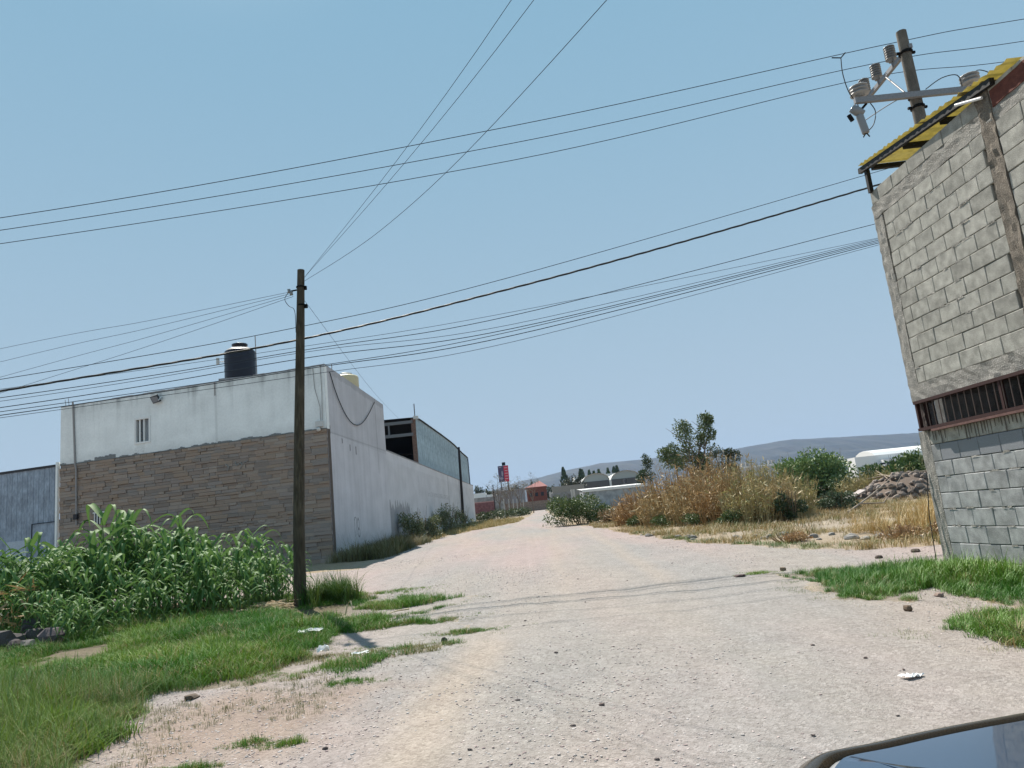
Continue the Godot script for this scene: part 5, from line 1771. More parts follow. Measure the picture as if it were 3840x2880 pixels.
# ------------------------------------------------------------------ things lying about
func build_debris() -> void:
	var stone := tinted("field_stone", 0.95, "pores", Vector3(2.5, 2.5, 2.5), 0.8)
	var k := 0
	var rocks := [[-7.3, -10.4, 0.3, 0.16, "flat dark grey rock at the left picture edge"], [-6.62, -9.95, 0.17, 0.1, "pale-topped rock in front of the cane thicket"], [-6.5, -10.25, 0.26, 0.17, "long purplish rock leaning behind the pale-topped rock"], [-6.9, -10.1, 0.14, 0.1, "small dark rock between the larger ones at the left"], [-7.35, -11.1, 0.22, 0.2, "dark rock in the shade under the leftmost canes"], [-7.0, -10.7, 0.18, 0.14, "rounded rock half hidden under the canes"]]
	for q in rocks:
		var b := MB.new()
		b.col = [Color(0.15, 0.13, 0.13), Color(0.24, 0.22, 0.21), Color(0.17, 0.14, 0.15), Color(0.12, 0.1, 0.1), Color(0.12, 0.1, 0.1), Color(0.16, 0.14, 0.14)][k]
		b.rock(rng, Vector3(q[2], q[3], q[2] * 0.7), Vector3(0, q[3] * 0.55, 0), 5, 8)
		b.flat()
		var o := obj("rock", b, stone, null, Transform3D(Basis(Vector3.UP, rng.randf() * 3.0), on_ground(q[0], q[1])))
		tag(o, q[4], "rock", "rocks at the left by the canes")
		k += 1
	# named stones in the dirt and scattered ones that nothing tells apart
	var named := [[-2.72, -6.02, 0.1, 0.035, "flat brown clod at the edge of the left grass", Color(0.2, 0.15, 0.11)], [-0.9, -7.45, 0.05, 0.05, "dark stone in the frayed grass edge left of the road", Color(0.13, 0.12, 0.11)], [3.45, -10.5, 0.07, 0.05, "tan stone on the side street beside the right grass", Color(0.4, 0.31, 0.22)], [3.18, -6.62, 0.06, 0.05, "brown stone on bare earth below the right grass", Color(0.27, 0.19, 0.13)], [2.75, -10.1, 0.11, 0.03, "flat reddish-brown stone left of the right grass tip", Color(0.2, 0.14, 0.13)], [3.75, -7.15, 0.08, 0.04, "pinkish stone lying below the right grass", Color(0.42, 0.31, 0.26)], [-3.42, -6.42, 0.05, 0.03, "white stone on the lower edge of the left grass", Color(0.6, 0.58, 0.54)], [-3.6, -6.35, 0.08, 0.03, "grey flat stone beside the white one in the left grass", Color(0.36, 0.34, 0.3)], [4.9, -10.75, 0.09, 0.05, "dark clod on the side street in front of the grass", Color(0.15, 0.12, 0.1)], [5.5, -10.9, 0.12, 0.05, "dark clod on the side street nearest the block corner", Color(0.14, 0.11, 0.09)]]
	for q in named:
		var b := MB.new()
		b.col = q[5]
		b.rock(rng, Vector3(q[2], q[3], q[2] * 0.75) * 0.75, Vector3(0, q[3] * 0.3, 0), 4, 7)
		b.flat()
		var o := obj("stone", b, stone, null, Transform3D(Basis(Vector3.UP, rng.randf() * 3.0), on_ground(q[0], q[1])))
		tag(o, q[4], "stone")
	for i in 46:
		var d := rng.randf_range(3.0, 13.0)
		var px := rng.randf_range(-0.35, 0.5) * d + 0.2
		if not inside(ROAD, px, -d, 0.1):
			continue
		var b := MB.new()
		var s := rng.randf_range(0.007, 0.016)
		b.col = [Color(0.28, 0.2, 0.18), Color(0.36, 0.29, 0.26), Color(0.2, 0.165, 0.155)][rng.randi() % 3]
		b.rock(rng, Vector3(s * 1.5, s * 0.65, s), Vector3(0, s * 0.15, 0), 4, 6)
		b.flat()
		var o := obj("road_stone", b, stone, null, Transform3D(Basis(Vector3.UP, rng.randf() * 3.0), on_ground(px, -d)))
		tag(o, "small dark loose stone lying on the gravel of the road", "stone", "loose dark stones on the road")
	# pale stones along the far verge
	for i in 40:
		var f := rng.randf()
		var px := lerpf(3.4, 7.0, f) + rng.randfn() * 0.2
		var pz := lerpf(-22.0, -11.9, pow(f, 0.6)) - rng.randf_range(0.0, 1.6)
		if inside(ROAD, px, pz):
			continue
		var b := MB.new()
		var s := rng.randf_range(0.05, 0.13)
		var g := rng.randf_range(0.34, 0.52)
		b.col = Color(g, g * 0.94, g * 0.86)
		b.rock(rng, Vector3(s * 1.3, s * 0.55, s), Vector3(0, s * 0.2, 0), 4, 6)
		b.flat()
		var o := obj("verge_stone", b, stone, null, Transform3D(Basis(Vector3.UP, rng.randf() * 3.0), on_ground(px, pz)))
		tag(o, "pale stone on the verge beyond the side street", "stone", "pale stones on the verge of the lot")
	# rubble heap in the lot
	var heap := thing("rubble_heap", "heap of broken stones and earth beside the block building", "rubble", on_ground(15.6, -30.5))
	var hb := MB.new()
	hb.col = Color(0.27, 0.2, 0.16)
	hb.lathe(PackedVector2Array([Vector2(2.6, -0.05), Vector2(1.9, 0.25), Vector2(1.1, 0.75), Vector2(0.5, 0.95), Vector2(0, 1.0)]), 18)
	obj("earth", hb, tinted("heap_earth", 0.97, "pores", Vector3(0.8, 0.8, 0.8), 3.0), heap)
	var shapes := []
	for i in 6:
		var b := MB.new()
		var g: float = [0.3, 0.2, 0.4, 0.16, 0.5, 0.26][i]
		b.col = Color(g, g * 0.82, g * 0.7)
		b.rock(rng, Vector3(0.16, 0.1, 0.12), Vector3.ZERO, 4, 6)
		b.flat()
		shapes.append(b.mesh())
	for i in 290:
		var a := rng.randf() * TAU
		var q := sqrt(rng.randf()) * 2.4
		var y := lerpf(0.0, 0.28, (2.6 - q) / 0.7) if q > 1.9 else (lerpf(0.25, 0.78, (1.9 - q) / 0.8) if q > 1.1 else lerpf(0.77, 1.02, (1.1 - q) / 1.1))
		put("broken_stone", shapes[rng.randi() % 6], stone, heap, Transform3D(Basis(Vector3(rng.randfn(), rng.randfn(), rng.randfn()).normalized(), rng.randf() * 3.0).scaled(Vector3.ONE * rng.randf_range(0.5, 1.35)), Vector3(cos(a) * q, y + 0.03, sin(a) * q)))
	for i in 9:
		var sb := MB.new()
		sb.col = Color(0.3, 0.24, 0.18)
		var a := rng.randf() * TAU
		var p := Vector3(cos(a) * 0.8, 0.95, sin(a) * 0.8)
		var d := Vector3(rng.randfn(), rng.randf_range(-0.25, 0.35), rng.randfn()).normalized()
		sb.tube(PackedVector3Array([p - d * 0.8, p + Vector3(0, 0.05, 0), p + d * 0.8]), PackedFloat32Array([0.03, 0.024, 0.01]), 5)
		obj("stick", sb, leaf_mat("twig", 0.85, 0.0), heap)
	var b := MB.new()
	b.box(Vector3(0, 0.1, 0), Vector3(0.75, 0.04, 0.45), Basis(Vector3(0.3, 0.2, 1).normalized(), 0.4))
	tag(obj("white_slab", b, mat("slab", lin(0.55, 0.48, 0.45), 0.9, "fine"), null, Transform3D(Basis(), on_ground(13.2, -30.0, 0.25))), "pale broken slab at the left foot of the rubble", "slab")
	b = MB.new()
	b.col = Color(0.25, 0.2, 0.16)
	b.tube(PackedVector3Array([Vector3(0, 0.05, 0), Vector3(0.85, 0.22, -1.1), Vector3(2.2, 0.5, -2.9), Vector3(3.7, 0.85, -4.9), Vector3(4.9, 1.2, -6.4)]), PackedFloat32Array([0.035, 0.03, 0.025, 0.018, 0.008]), 6)
	b.tube(PackedVector3Array([Vector3(0.8, 0.25, -0.9), Vector3(1.6, 0.2, -1.0), Vector3(2.2, 0.5, -1.6)]), PackedFloat32Array([0.025, 0.02, 0.008]), 5)
	b.tube(PackedVector3Array([Vector3(2.1, 0.65, -2.6), Vector3(2.9, 0.7, -2.6), Vector3(3.5, 1.1, -3.2)]), PackedFloat32Array([0.02, 0.015, 0.006]), 5)
	tag(obj("fallen_branch", b, leaf_mat("twig", 0.85, 0.0), null, Transform3D(Basis(), on_ground(9.9, -23.2))), "long fallen branch leaning across the lot towards the rubble", "branch")
	# dry straw at the foot of the canes
	b = MB.new()
	for i in 70:
		var p := Vector3(rng.randfn() * 0.16, rng.randf_range(0.0, 0.12), rng.randfn() * 0.12)
		var a := rng.randf_range(-0.6, 0.9)
		b.col = Color(0.5, 0.36, 0.2).lerp(Color(0.6, 0.5, 0.34), rng.randf())
		var d := Vector3(cos(a), rng.randf_range(-0.15, 0.12), sin(a) * 0.7)
		b.tube(PackedVector3Array([p - d * 0.14, p + d * 0.16]), PackedFloat32Array([0.006, 0.004]), 4, false)
	tag(obj("straw_bundle", b, leaf_mat("reed_stalk"), null, Transform3D(Basis(), on_ground(-4.0, -11.75))), "scatter of dry straw stalks left of the wooden pole", "straw")
	b = MB.new()
	for i in 90:
		var p := Vector3(rng.randfn() * 0.3, rng.randf_range(0.0, 0.75), rng.randfn() * 0.2)
		b.col = Color(0.34, 0.2, 0.1).lerp(Color(0.5, 0.34, 0.18), rng.randf())
		var d := Vector3(rng.randfn(), rng.randfn() * 0.6, rng.randfn()).normalized()
		b.leaf(p, d, d.cross(Vector3(rng.randfn(), rng.randfn(), rng.randfn())).normalized(), 0.34, 0.035)
	stuff(obj("leaves", b, leaf_mat("reed_leaf"), thing("withered_cane", "withered brown cane leaves at the left picture edge", "cane plant", on_ground(-7.75, -11.5))))
	# litter
	var bag := mat("white_plastic", lin(0.82, 0.81, 0.79), 0.75)
	for q in [[-2.5, -8.5, 0.13, 0.05, "long crumpled white bag in the left grass"], [-2.05, -7.35, 0.055, 0.07, "small upright crumpled white paper in the left grass"], [-1.62, -7.0, 0.07, 0.02, "flat white scrap in the grass right of the crumpled paper"], [2.16, -4.6, 0.06, 0.018, "white and pale blue wrapper lying on the gravel road"]]:
		b = crumple(q[2], q[3])
		tag(obj("litter", b, bag, null, Transform3D(Basis(Vector3.UP, 0.3), on_ground(q[0], q[1], 0.04 if q[0] < 0 else 0.0))), q[4], "litter")
	for q in [[-2.5, -10.1, 0.5, "bent pale husk standing in the grass right of the pole"], [-1.75, -9.7, 1.4, "long pale dry stalk lying in the frayed grass"], [3.55, -5.2, 0.7, "dry stick at the edge of the near right grass"]]:
		b = MB.new()
		b.col = Color(0.55, 0.46, 0.3)
		if q[2] < 0.6:
			b.tube(PackedVector3Array([Vector3(0, 0, 0), Vector3(0.03, 0.12, 0), Vector3(0.07, 0.17, 0.02), Vector3(0.09, 0.05, 0.05)]), PackedFloat32Array([0.012, 0.016, 0.012, 0.006]), 5)
		else:
			b.tube(PackedVector3Array([Vector3(-0.3, 0.06, 0.02), Vector3(0.0, 0.05, 0.0), Vector3(0.3, 0.03, 0.06)]), PackedFloat32Array([0.006, 0.009, 0.012]), 5)
		tag(obj("dry_stalk", b, leaf_mat("reed_stalk"), null, Transform3D(Basis(Vector3.UP, q[2]), on_ground(q[0], q[1], 0.02))), q[3], "stalk")


func crumple(w: float, h: float) -> MB:
	var b := MB.new()
	var n := 7
	for j in n:
		for i in n:
			var x := (i / (n - 1.0) - 0.5) * 2.0 * w
			var z := (j / (n - 1.0) - 0.5) * 1.0 * w
			b.v.append(Vector3(x + rng.randfn() * w * 0.08, rng.randf() * h, z + rng.randfn() * w * 0.08))
			b.n.append(Vector3.UP)
			b.c.append(Color.WHITE)
			b.uv.append(Vector2())
	for j in n - 1:
		for i in n - 1:
			var o := j * n + i
			b.ix.append_array(PackedInt32Array([o, o + 1, o + n, o + 1, o + n + 1, o + n]))
	b.flat()
	return b


# ------------------------------------------------------------------ the car bonnet in the near corner
func build_car() -> void:
	var t := thing("parked_car", "dark blue car bonnet with a glossy black front edge, bottom right corner", "car")
	var o2 := smooth(PackedVector3Array([Vector3(0.22, 0, 0.7), Vector3(0.22, 0, -0.4), Vector3(0.26, 0, -0.95), Vector3(0.36, 0, -1.19), Vector3(0.5, 0, -1.25), Vector3(0.69, 0, -1.3), Vector3(0.9, 0, -1.325), Vector3(1.4, 0, -1.3), Vector3(1.72, 0, -1.1), Vector3(1.8, 0, -0.4), Vector3(1.8, 0, 0.7)]), 8)
	var rings := [[0.035, 0.36], [0.03, 0.62], [0.02, 0.715], [0.0, 0.765], [-0.012, 0.787], [-0.03, 0.797], [-0.05, 0.8], [-0.057, 0.792], [-0.063, 0.792], [-0.07, 0.8], [-0.12, 0.803], [-0.3, 0.808]]
	var m := o2.size()
	var parts := {"bumper": [0, 2, mat("car_plastic", lin(0.02, 0.02, 0.022), 0.5)], "trim_edge": [2, 7, mat("car_trim", lin(0.055, 0.04, 0.022), 0.22, "pores", Vector3(9, 9, 9))], "seal": [6, 9, mat("car_seal", lin(0.25, 0.25, 0.25), 0.5)], "bonnet": [9, 11, null]}  # trim_edge: brown mottle painted in for the weeds it would reflect
	var paint := StandardMaterial3D.new()
	paint.albedo_color = lin(0.022, 0.05, 0.1)
	paint.metallic = 0.55
	paint.roughness = 0.32
	paint.clearcoat_enabled = true
	paint.clearcoat = 0.8
	paint.clearcoat_roughness = 0.03
	var cx := Vector3(1.0, 0, 0.3)
	var ring := []
	for q in rings:
		var row := PackedVector3Array()
		for i in m:
			var tn := (o2[mini(i + 1, m - 1)] - o2[maxi(i - 1, 0)]).normalized()
			var outw := Vector3(tn.z, 0, -tn.x)
			row.append(o2[i] + outw * q[0] + Vector3.UP * (q[1] + 0.02))
		ring.append(row)
	for key in parts:
		var q: Array = parts[key]
		var b := MB.new()
		for r in range(q[0], q[1]):
			for i in m - 1:
				b.quad(ring[r][i], ring[r + 1][i], ring[r + 1][i + 1], ring[r][i + 1])
		if key == "bonnet":
			var last: PackedVector3Array = ring[11]
			var mid := Vector3(1.0, 0.831, 0.0)
			for i in m - 1:
				b.tri(last[i], mid, last[i + 1])
		var st := SurfaceTool.new()
		st.begin(Mesh.PRIMITIVE_TRIANGLES)
		for i in b.ix:
			st.add_vertex(b.v[i])
		st.index()
		st.generate_normals()
		put(key, st.commit(), q[2] if q[2] else paint, t)


# ------------------------------------------------------------------ far away
func block(called: String, parent: Node, at: Vector3, size: Vector3, m: Material, turn := 0.0) -> void:
	var b := MB.new()
	b.box(Vector3(0, size.y / 2, 0), size)
	obj(called, b, m, parent, Transform3D(Basis(Vector3.UP, turn), at))


func build_far() -> void:
	var cement := mat("far_cement", lin(0.38, 0.37, 0.36), 0.95, "blotch", Vector3(0.2, 0.2, 0.2))
	var whitew := mat("far_white", lin(0.72, 0.72, 0.7), 0.8)
	# dark pole by the boundary wall
	var t := thing("thin_pole", "dark thin pole standing against the boundary wall below the barn", "pole", on_ground(-5.35, -65.0))
	var b := MB.new()
	b.tube(PackedVector3Array([Vector3(-0.05, -0.2, 0), Vector3(0.1, 6.9, 0)]), PackedFloat32Array([0.13, 0.1]), 7)
	obj("shaft", b, mat("dark_wood", lin(0.035, 0.03, 0.03), 0.9), t)
	t = thing("thin_pole", "dark thin pole in front of the red wall beyond the barn", "pole", on_ground(-4.4, -112.0))
	b = MB.new()
	b.tube(PackedVector3Array([Vector3(0, -0.2, 0), Vector3(-0.02, 4.8, 0)]), PackedFloat32Array([0.1, 0.08]), 6)
	obj("shaft", b, mat("dark_wood", Color.BLACK), t)
	# red wall and its grey neighbour
	t = thing("red_wall", "faded red wall with pink coping beyond the boundary wall", "wall", Vector3(-7.6, slope(-119), -119))
	block("wall", t, Vector3(1.2, 0, 0), Vector3(3.4, 2.4, 0.2), mat("faded_red", lin(0.27, 0.12, 0.12), 0.9, "blotch", Vector3(0.3, 0.3, 0.3)))
	block("coping", t, Vector3(1.2, 2.4, 0), Vector3(3.42, 0.15, 0.25), mat("pink_coping", lin(0.42, 0.25, 0.24)))
	t = thing("grey_wall", "grey wall stub right of the faded red wall", "wall", Vector3(-4.0, slope(-119), -119))
	block("wall", t, Vector3(0, 0, -0.3), Vector3(1.8, 2.35, 0.2), cement)
	t = thing("low_building", "low pale building with dark openings above the red wall", "building", Vector3(-7.4, slope(-126), -126))
	block("wall", t, Vector3(0.5, 0, 0), Vector3(5.0, 3.3, 2.0), cement)
	for i in 4:
		block("window", t, Vector3(-1.4 + i * 1.1, 2.0, 1.01), Vector3(0.55, 0.5, 0.05), mat("dark_room", Color.BLACK))
	t = thing("white_truck", "white box truck parked behind the red wall", "truck", Vector3(-7.6, slope(-128) + 2.4, -130))
	block("box", t, Vector3(0, 0.5, 0), Vector3(2.4, 1.3, 2.0), whitew)
	block("cab", t, Vector3(1.75, 0.5, 0), Vector3(1.0, 0.9, 1.8), whitew)
	block("base", t, Vector3(0.4, -2.4, 0), Vector3(3.6, 2.9, 1.9), mat("dark_wood", Color.BLACK))
	# the billboard: red half with pale lines, dark half with a pale shape
	t = thing("billboard", "tall red and dark purple billboard above the trees", "billboard", Vector3(-6.1, slope(-260), -260))
	b = MB.new()
	for x in [-1.2, 1.2]:
		b.tube(PackedVector3Array([Vector3(x, -0.5, -0.3), Vector3(x, 16.5, -0.3)]), PackedFloat32Array([0.2]), 6)
	obj("legs", b, mat("dark_steel", Color.BLACK), t).name = "support"
	var by := 15.5 - slope(-260)
	block("panel", t, Vector3(-0.85, by, 0), Vector3(2.0, 5.6, 0.3), mat("poster_dark", lin(0.075, 0.055, 0.11), 0.6))
	block("panel", t, Vector3(0.98, by, 0), Vector3(1.66, 5.6, 0.3), mat("poster_red", lin(0.5, 0.03, 0.06), 0.6))
	b = MB.new()
	for k in 5:
		b.box(Vector3(0.98, by + 4.8 - k * 0.95, 0.16), Vector3(1.1 - 0.12 * (k % 2), 0.3, 0.02))
	obj("poster_print", b, mat("print_pale", lin(0.6, 0.3, 0.32), 0.6), t)
	b = MB.new()
	b.box(Vector3(-1.1, by + 5.1, 0.16), Vector3(0.9, 0.3, 0.02))
	b.rock(rng, Vector3(0.7, 0.5, 0.03), Vector3(-0.9, by + 1.2, 0.15), 4, 8)
	b.rock(rng, Vector3(0.3, 1.2, 0.03), Vector3(-0.5, by + 2.8, 0.15), 4, 8)
	obj("poster_print", b, mat("print_grey", lin(0.28, 0.26, 0.33), 0.6), t)
	block("lamp_box", t, Vector3(0.3, by + 5.7, -0.2), Vector3(1.2, 1.1, 0.6), mat("dark_steel", Color.BLACK))
	# houses about the end of the road
	t = thing("red_roofed_house", "brick-red house with pink hipped roof at the end of the road", "house", Vector3(3.3, slope(-180), -180))
	block("wall", t, Vector3(0, 0, 0), Vector3(4.8, 5.6, 4.0), mat("brick_red", lin(0.22, 0.075, 0.05), 0.9, "blotch", Vector3(0.5, 0.5, 0.5)))
	b = MB.new()
	var ry := 5.6
	var a := [Vector3(-2.7, ry, 2.3), Vector3(2.7, ry, 2.3), Vector3(2.7, ry, -2.3), Vector3(-2.7, ry, -2.3)]
	for i in 4:
		b.tri(a[i], a[(i + 1) % 4], Vector3(0.9, ry + 1.5, 0))
	obj("roof", b, mat("pink_roof", lin(0.42, 0.18, 0.16), 0.85), t)
	for i in 3:
		block("window", t, Vector3(-1.5 + i * 1.4, 3.4, 2.01), Vector3(0.7, 0.9, 0.06), mat("dark_room", Color.BLACK))
	t = thing("tan_wall", "low tan brick wall closing the view at the road's end", "wall", Vector3(-0.5, slope(-160), -162))
	block("wall", t, Vector3(0, 0, 0), Vector3(13, 2.1, 0.3), mat("tan_brick", lin(0.33, 0.25, 0.2), 0.95, "blotch", Vector3(0.4, 0.4, 0.4)))
	t = thing("grey_house", "grey low house left of the red-roofed house", "house", Vector3(-4.0, slope(-200), -205))
	block("wall", t, Vector3(0, 0, 0), Vector3(9.0, 6.2, 5.0), mat("far_grey", lin(0.24, 0.23, 0.24), 0.9))
	block("roof", t, Vector3(0.3, 6.2, 0), Vector3(9.4, 0.3, 5.4), cement)
	t = thing("white_house", "small white flat house between red roof and dark tree", "house", Vector3(9.0, slope(-190), -190))
	block("wall", t, Vector3(0, 0, 0), Vector3(3.4, 4.2, 4.0), whitew)
	block("window", t, Vector3(0.5, 2.6, 2.01), Vector3(0.7, 0.8, 0.06), mat("dark_room", Color.BLACK))
	t = thing("stone_pile_wall", "bright pale rubble wall under the dark spreading tree", "wall", Vector3(7.6, slope(-125), -125))
	block("wall", t, Vector3(0, 0, 0), Vector3(5.4, 3.9, 0.4), mat("pale_rubble", lin(0.5, 0.47, 0.42), 0.95, "pores", Vector3(0.6, 0.6, 0.6)))
	# block wall with pillars on the right of the road
	t = thing("pillared_wall", "grey block wall with pillars right of the far road", "wall", Vector3(5.2, slope(-105), -105))
	block("wall", t, Vector3(0.1, 0, 0), Vector3(2.9, 2.6, 0.2), cement)
	for x in [-1.4, 1.6, 1.95]:
		block("pillar", t, Vector3(x, 0, 0.1), Vector3(0.25, 2.85, 0.3), mat("far_pale", lin(0.5, 0.48, 0.45), 0.9))
	block("doorway", t, Vector3(-0.5, 0, 0.13), Vector3(1.4, 1.25, 0.1), mat("far_dark", lin(0.1, 0.095, 0.09), 0.9))
	# white roofed shed
	t = thing("white_shed", "long grey shed with white fascia and white roof, left of reeds", "shed", Vector3(10.6, slope(-90), -90))
	block("wall", t, Vector3(0.2, 0, 0), Vector3(7.6, 2.25, 5.0), mat("shed_grey", lin(0.45, 0.48, 0.5), 0.9, "blotch", Vector3(0.2, 0.2, 0.2)))
	block("fascia", t, Vector3(0.2, 2.05, 2.55), Vector3(7.7, 0.3, 0.12), whitew)
	b = MB.new()
	b.quad(Vector3(-3.7, 2.3, 2.6), Vector3(4.1, 2.3, 2.6), Vector3(4.1, 2.75, -6), Vector3(-3.7, 2.75, -6))
	obj("roof", b, whitew, t)
	block("chimney", t, Vector3(2.0, 2.75, -1.0), Vector3(0.35, 0.5, 0.35), mat("black_metal", Color.BLACK))
	# arched warehouses
	for q in [[19.9, -200, 7.0, "left one of the two white arched warehouses"], [27.8, -200, 7.6, "right one of the two white arched warehouses"]]:
		t = thing("arched_warehouse", q[3], "warehouse", Vector3(q[0], slope(q[1]), q[1]), "arched warehouses on the skyline")
		var y0: float = 9.9 - slope(q[1])
		block("lower_wall", t, Vector3(0, 0, 0), Vector3(q[2], y0, 0.4), mat("far_dark", Color.BLACK))
		var rb := MB.new()
		var gb := MB.new()
		var n := 14
		var r: float = q[2] / 2.0
		for i in n:
			var u0 := PI * i / n
			var u1 := PI * (i + 1) / n
			var p0 := Vector3(-cos(u0) * r, y0 + sin(u0) * 2.0, 0)
			var p1 := Vector3(-cos(u1) * r, y0 + sin(u1) * 2.0, 0)
			gb.tri(Vector3(0, y0, 0), p1, p0)
			rb.quad(p0 * Vector3(1.03, 1.012, 1) + Vector3(0, 0, 0.4), p0 * Vector3(1.03, 1.012, 1) + Vector3(0, 0, -26), p1 * Vector3(1.03, 1.012, 1) + Vector3(0, 0, -26), p1 * Vector3(1.03, 1.012, 1) + Vector3(0, 0, 0.4))
		obj("gable", gb, mat("gable_grey", lin(0.34, 0.37, 0.36), 0.8), t)
		obj("roof", rb, whitew, t)
	t = thing("flat_warehouse", "wide white warehouse roof behind the arched ones", "warehouse", Vector3(24.0, slope(-245), -245))
	block("wall", t, Vector3(0, 0, 0), Vector3(14, 9.6, 10), whitew)
	# white industrial sheds to the right
	t = thing("grey_factory", "pale grey factory with roof vents right of the eucalyptus", "factory", Vector3(71, slope(-220), -220))
	block("wall", t, Vector3(0, 0, 0), Vector3(16, 6.2, 8), mat("factory", lin(0.5, 0.5, 0.5), 0.8))
	block("roof", t, Vector3(0, 6.2, 0), Vector3(16.4, 0.5, 8.4), whitew)
	for x in [-5.5, -4.2, -2.9, 2.5, 3.6]:
		block("roof_vent", t, Vector3(x, 6.7, 0), Vector3(0.8, 1.3, 0.8), cement)
	t = thing("greenhouse", "long bright white arched roof at the foot of the hill", "factory", Vector3(212, slope(-420), -425))
	var gh := MB.new()
	for i in 8:
		var u0 := PI * i / 8
		var u1 := PI * (i + 1) / 8
		gh.quad(Vector3(-16, 9.5 + sin(u0) * 6.0, cos(u0) * 14), Vector3(30, 9.5 + sin(u0) * 6.0, cos(u0) * 14), Vector3(30, 9.5 + sin(u1) * 6.0, cos(u1) * 14), Vector3(-16, 9.5 + sin(u1) * 6.0, cos(u1) * 14))
		gh.tri(Vector3(-16, 9.5, 0), Vector3(-16, 9.5 + sin(u1) * 6.0, cos(u1) * 14), Vector3(-16, 9.5 + sin(u0) * 6.0, cos(u0) * 14))
	obj("roof", gh, whitew, t)
	block("wall", t, Vector3(7, 0, 0), Vector3(46, 9.5, 27.9), cement)
	t = thing("white_factory", "low white factory in front of the long arched roof", "factory", Vector3(190, slope(-400), -400))
	block("wall", t, Vector3(0, 0, 0), Vector3(26, 11.5, 10), whitew)
	block("wall", t, Vector3(4, 0, 8), Vector3(9, 8.8, 4), whitew)
	for x in [-1.0, 2.0, 7.0]:
		block("window", t, Vector3(x, 6.2, 10.02), Vector3(2.4, 1.0, 0.1), mat("dark_room", Color.BLACK))
	# skyline trees
	var k := 0
	for q in [[-14.2, -240, 5.4, 2.0], [-11.0, -235, 4.0, 2.2], [-9.2, -238, 4.6, 2.3], [-3.3, -262, 7.0, 2.6], [2.8, -220, 5.4, 1.3], [-13.0, -215, 3.0, 2.4], [-7.0, -215, 3.0, 2.6], [-10.0, -212, 2.8, 2.5], [9.0, -235, 4.2, 3.0], [13.4, -235, 4.0, 3.0]]:
		var h: float = q[2] + 4.5
		tree("skyline_tree", ["leftmost dark tree on the skyline past the barn", "low tree left of the billboard, second from the barn", "rounded tree left of the billboard", "dark leaning tree right behind the billboard", "lone round-topped tree right of the billboard", "low hedge-like tree below the leftmost skyline tree", "low dark tree under the billboard", "low dark tree between barn and billboard", "low tree behind the white house", "low tree left of the twin cypresses"][k], Vector3(q[0], slope(q[1]) - 0.5, q[1]), h, round_crown(h, q[3], 6), 0.55, 260, [Color(0.025, 0.045, 0.025), Color(0.07, 0.09, 0.045)], 0.25, 0, "skyline trees")
		k += 1
	tree("spreading_tree", "dark spreading tree right of the twin cypresses", Vector3(10.4, slope(-150), -150), 6.6, round_crown(6.6, 2.2, 8), 0.4, 300, [Color(0.035, 0.045, 0.025), Color(0.1, 0.1, 0.06)], 0.2, 8)
	tree("spreading_tree", "small round tree in front of the right arched warehouse", Vector3(30.6, slope(-190), -190), 7.6, round_crown(7.6, 1.5, 5), 0.4, 240, [Color(0.03, 0.05, 0.03), Color(0.07, 0.1, 0.05)], 0.2, 2)
	k = 0
	for q in [[13.1, 16.2, "tallest dark cypress right of the red-roofed house"], [14.0, 13.6, "shorter cypress beside the tallest one"], [18.3, 15.1, "left one of the slim pair of cypresses"], [18.9, 15.0, "right one of the slim pair of cypresses"], [22.9, 14.9, "cypress left above the first arched roof"], [24.4, 14.6, "cypress above the middle of the white roof"], [26.1, 14.9, "cypress right above the first arched roof"], [29.2, 14.9, "cypress between the two arched roofs"], [31.3, 15.3, "left one of the cypresses over the right arch"], [32.3, 15.4, "right one of the cypresses over the right arch"]]:
		var y := slope(-230)
		cypress(Vector3(q[0], y, -230 - (20 if k > 3 else 0)), (q[1] - y - (0 if k < 4 else -0.8)), q[2])
		k += 1
	# bare trees by the road's left edge
	k = 0
	for q in [[-3.2, -98, 6.0], [-1.9, -101, 5.2], [-0.6, -108, 5.6], [1.4, -120, 6.6], [-2.6, -110, 5.0]]:
		var h: float = q[2]
		tree("bare_tree", ["leftmost bare grey tree at the road's far left edge", "second bare grey tree at the road's far left edge", "third bare grey tree, with a forked crown", "tall bare tree in front of the red-roofed house", "bare grey tree behind the two leftmost ones"][k], Vector3(q[0], slope(q[1]), q[1]), h, [[-0.9, h * 0.7, 0, 0.5, 0.5], [0.8, h * 0.75, 0, 0.5, 0.5], [0.1, h * 0.9, 0, 0.5, 0.5], [-0.4, h * 0.55, 0.3, 0.5, 0.4]], 0.16, 60, [Color(0.12, 0.11, 0.08), Color(0.2, 0.19, 0.13)], 0.08, 40, "bare trees at the far left edge of the road")
		k += 1
	# thin fence posts there
	for i in 6:
		var pz := -88.0 - i * 7.0
		b = MB.new()
		b.tube(PackedVector3Array([Vector3(0, -0.2, 0), Vector3(0.05, 2.3, 0)]), PackedFloat32Array([0.06]), 5)
		tag(obj("fence_post", b, mat("post_pale", lin(0.4, 0.4, 0.38), 0.9), null, Transform3D(Basis(), on_ground(-2.4 + i * 0.45, pz))), "pale thin fence post at the far left road edge, %s" % ["nearest the camera", "second nearest", "third along", "fourth along", "last but one", "farthest off"][i], "post", "fence posts along the far road")
	# the hill
	b = MB.new()
	var ridge := [[-1800, 96], [-900, 112], [-500, 116], [-148, 128], [-4, 160.7], [75, 167.6], [171, 185], [314, 198], [471, 198], [617, 194], [856, 202], [1049, 216], [1120, 213], [1328, 205], [1587, 190], [1633, 191], [1900, 215], [2400, 205], [3000, 190]]
	var f := FastNoiseLite.new()
	f.frequency = 0.004
	var nx := 220
	var nz := 14
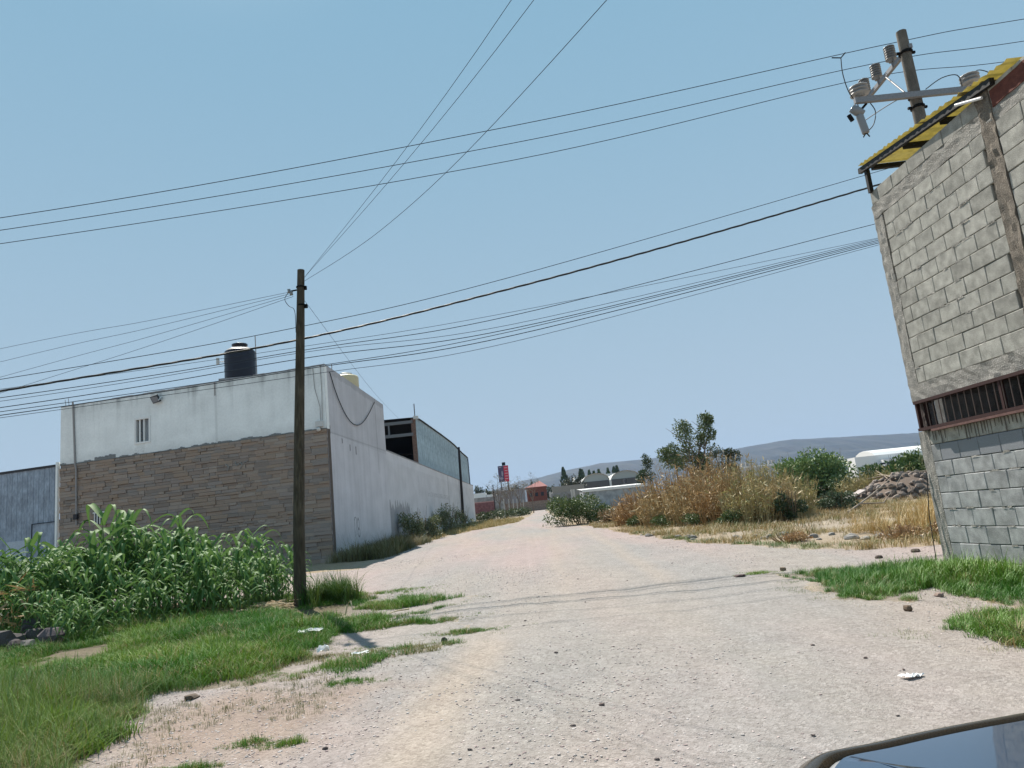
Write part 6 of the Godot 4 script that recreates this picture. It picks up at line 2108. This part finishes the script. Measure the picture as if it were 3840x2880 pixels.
	for j in nz + 1:
		var g := float(j) / nz
		for i in nx + 1:
			var hx := lerpf(-1800, 3000, float(i) / nx)
			var rh := 0.0
			for s in ridge.size() - 1:
				if hx >= ridge[s][0] and hx <= ridge[s + 1][0]:
					rh = lerpf(ridge[s][1], ridge[s + 1][1], (hx - ridge[s][0]) / float(ridge[s + 1][0] - ridge[s][0]))
			var z := -1900.0 - 1100.0 * g
			var fade := smoothstep(0.0, 1.0, g)
			var hy := lerpf(slope(-1900) - 6.0, rh, fade) + f.get_noise_2d(hx, z * 1.5) * 26.0 * g * (1.0 - g) * 2.0 + f.get_noise_2d(hx * 4, z * 4) * 2.0 * g
			b.v.append(Vector3(hx, hy, z))
			b.n.append(Vector3(0, 0.8, 0.6))
			b.uv.append(Vector2())
			b.c.append(Color(0.025, 0.03, 0.022).lerp(Color(0.055, 0.052, 0.035), clampf(f.get_noise_2d(hx * 6, z * 6) * 1.2 + 0.3, 0, 1)))
	for j in nz:
		for i in nx:
			var o := j * (nx + 1) + i
			b.ix.append_array(PackedInt32Array([o, o + nx + 1, o + 1, o + 1, o + nx + 1, o + nx + 2]))
	var hm := StandardMaterial3D.new()
	hm.vertex_color_use_as_albedo = true
	hm.roughness = 1.0
	b.flat()
	structure(obj("hills", b, hm))


# ------------------------------------------------------------------
func _ready() -> void:
	var cam := Camera3D.new()
	cam.name = "camera"
	cam.fov = 55.06
	cam.near = 0.05
	cam.far = 6000.0
	cam.transform = Transform3D(Basis(Vector3.RIGHT, deg_to_rad(10.61)) * Basis(Vector3(0, 0, 1), deg_to_rad(-5.77)), Vector3(0, 1.2, 0))
	add_child(cam)
	var sky := ProceduralSkyMaterial.new()
	sky.sky_top_color = lin(0.128, 0.252, 0.35)
	sky.sky_horizon_color = lin(0.29, 0.35, 0.405)
	sky.sky_curve = 0.3
	sky.sky_energy_multiplier = 1.0
	sky.ground_bottom_color = lin(0.25, 0.22, 0.2)
	sky.ground_horizon_color = lin(0.29, 0.35, 0.405)
	var env := Environment.new()
	env.background_mode = Environment.BG_SKY
	env.sky = Sky.new()
	env.sky.sky_material = sky
	env.tonemap_mode = Environment.TONE_MAPPER_LINEAR
	env.tonemap_exposure = 1.75
	env.sdfgi_enabled = true
	env.ssao_enabled = true
	env.ssil_enabled = true
	env.fog_enabled = true
	env.fog_density = 0.00011
	env.fog_light_color = lin(0.38, 0.58, 0.95)
	var we := WorldEnvironment.new()
	we.name = "world"
	we.environment = env
	add_child(we)
	var sun := DirectionalLight3D.new()
	sun.name = "sun"
	sun.light_energy = 1.55
	sun.light_color = Color(1.0, 0.97, 0.93)
	sun.light_angular_distance = 0.5
	sun.shadow_enabled = true
	add_child(sun)
	sun.look_at_from_position(SUN_DIR * 50.0, Vector3.ZERO, Vector3.UP)

	rng.seed = 20240611
	lumps.seed = 5
	lumps.frequency = 0.05
	lumps.fractal_octaves = 3
	patches.seed = 11
	patches.frequency = 0.05
	patches.fractal_octaves = 4

	build_ground()
	build_house()
	build_block_building()
	build_far()
	build_poles()
	build_wires()
	build_car()
	build_plants()
	build_canes()
	build_grass()
	build_debris()
	scatter_gravel()
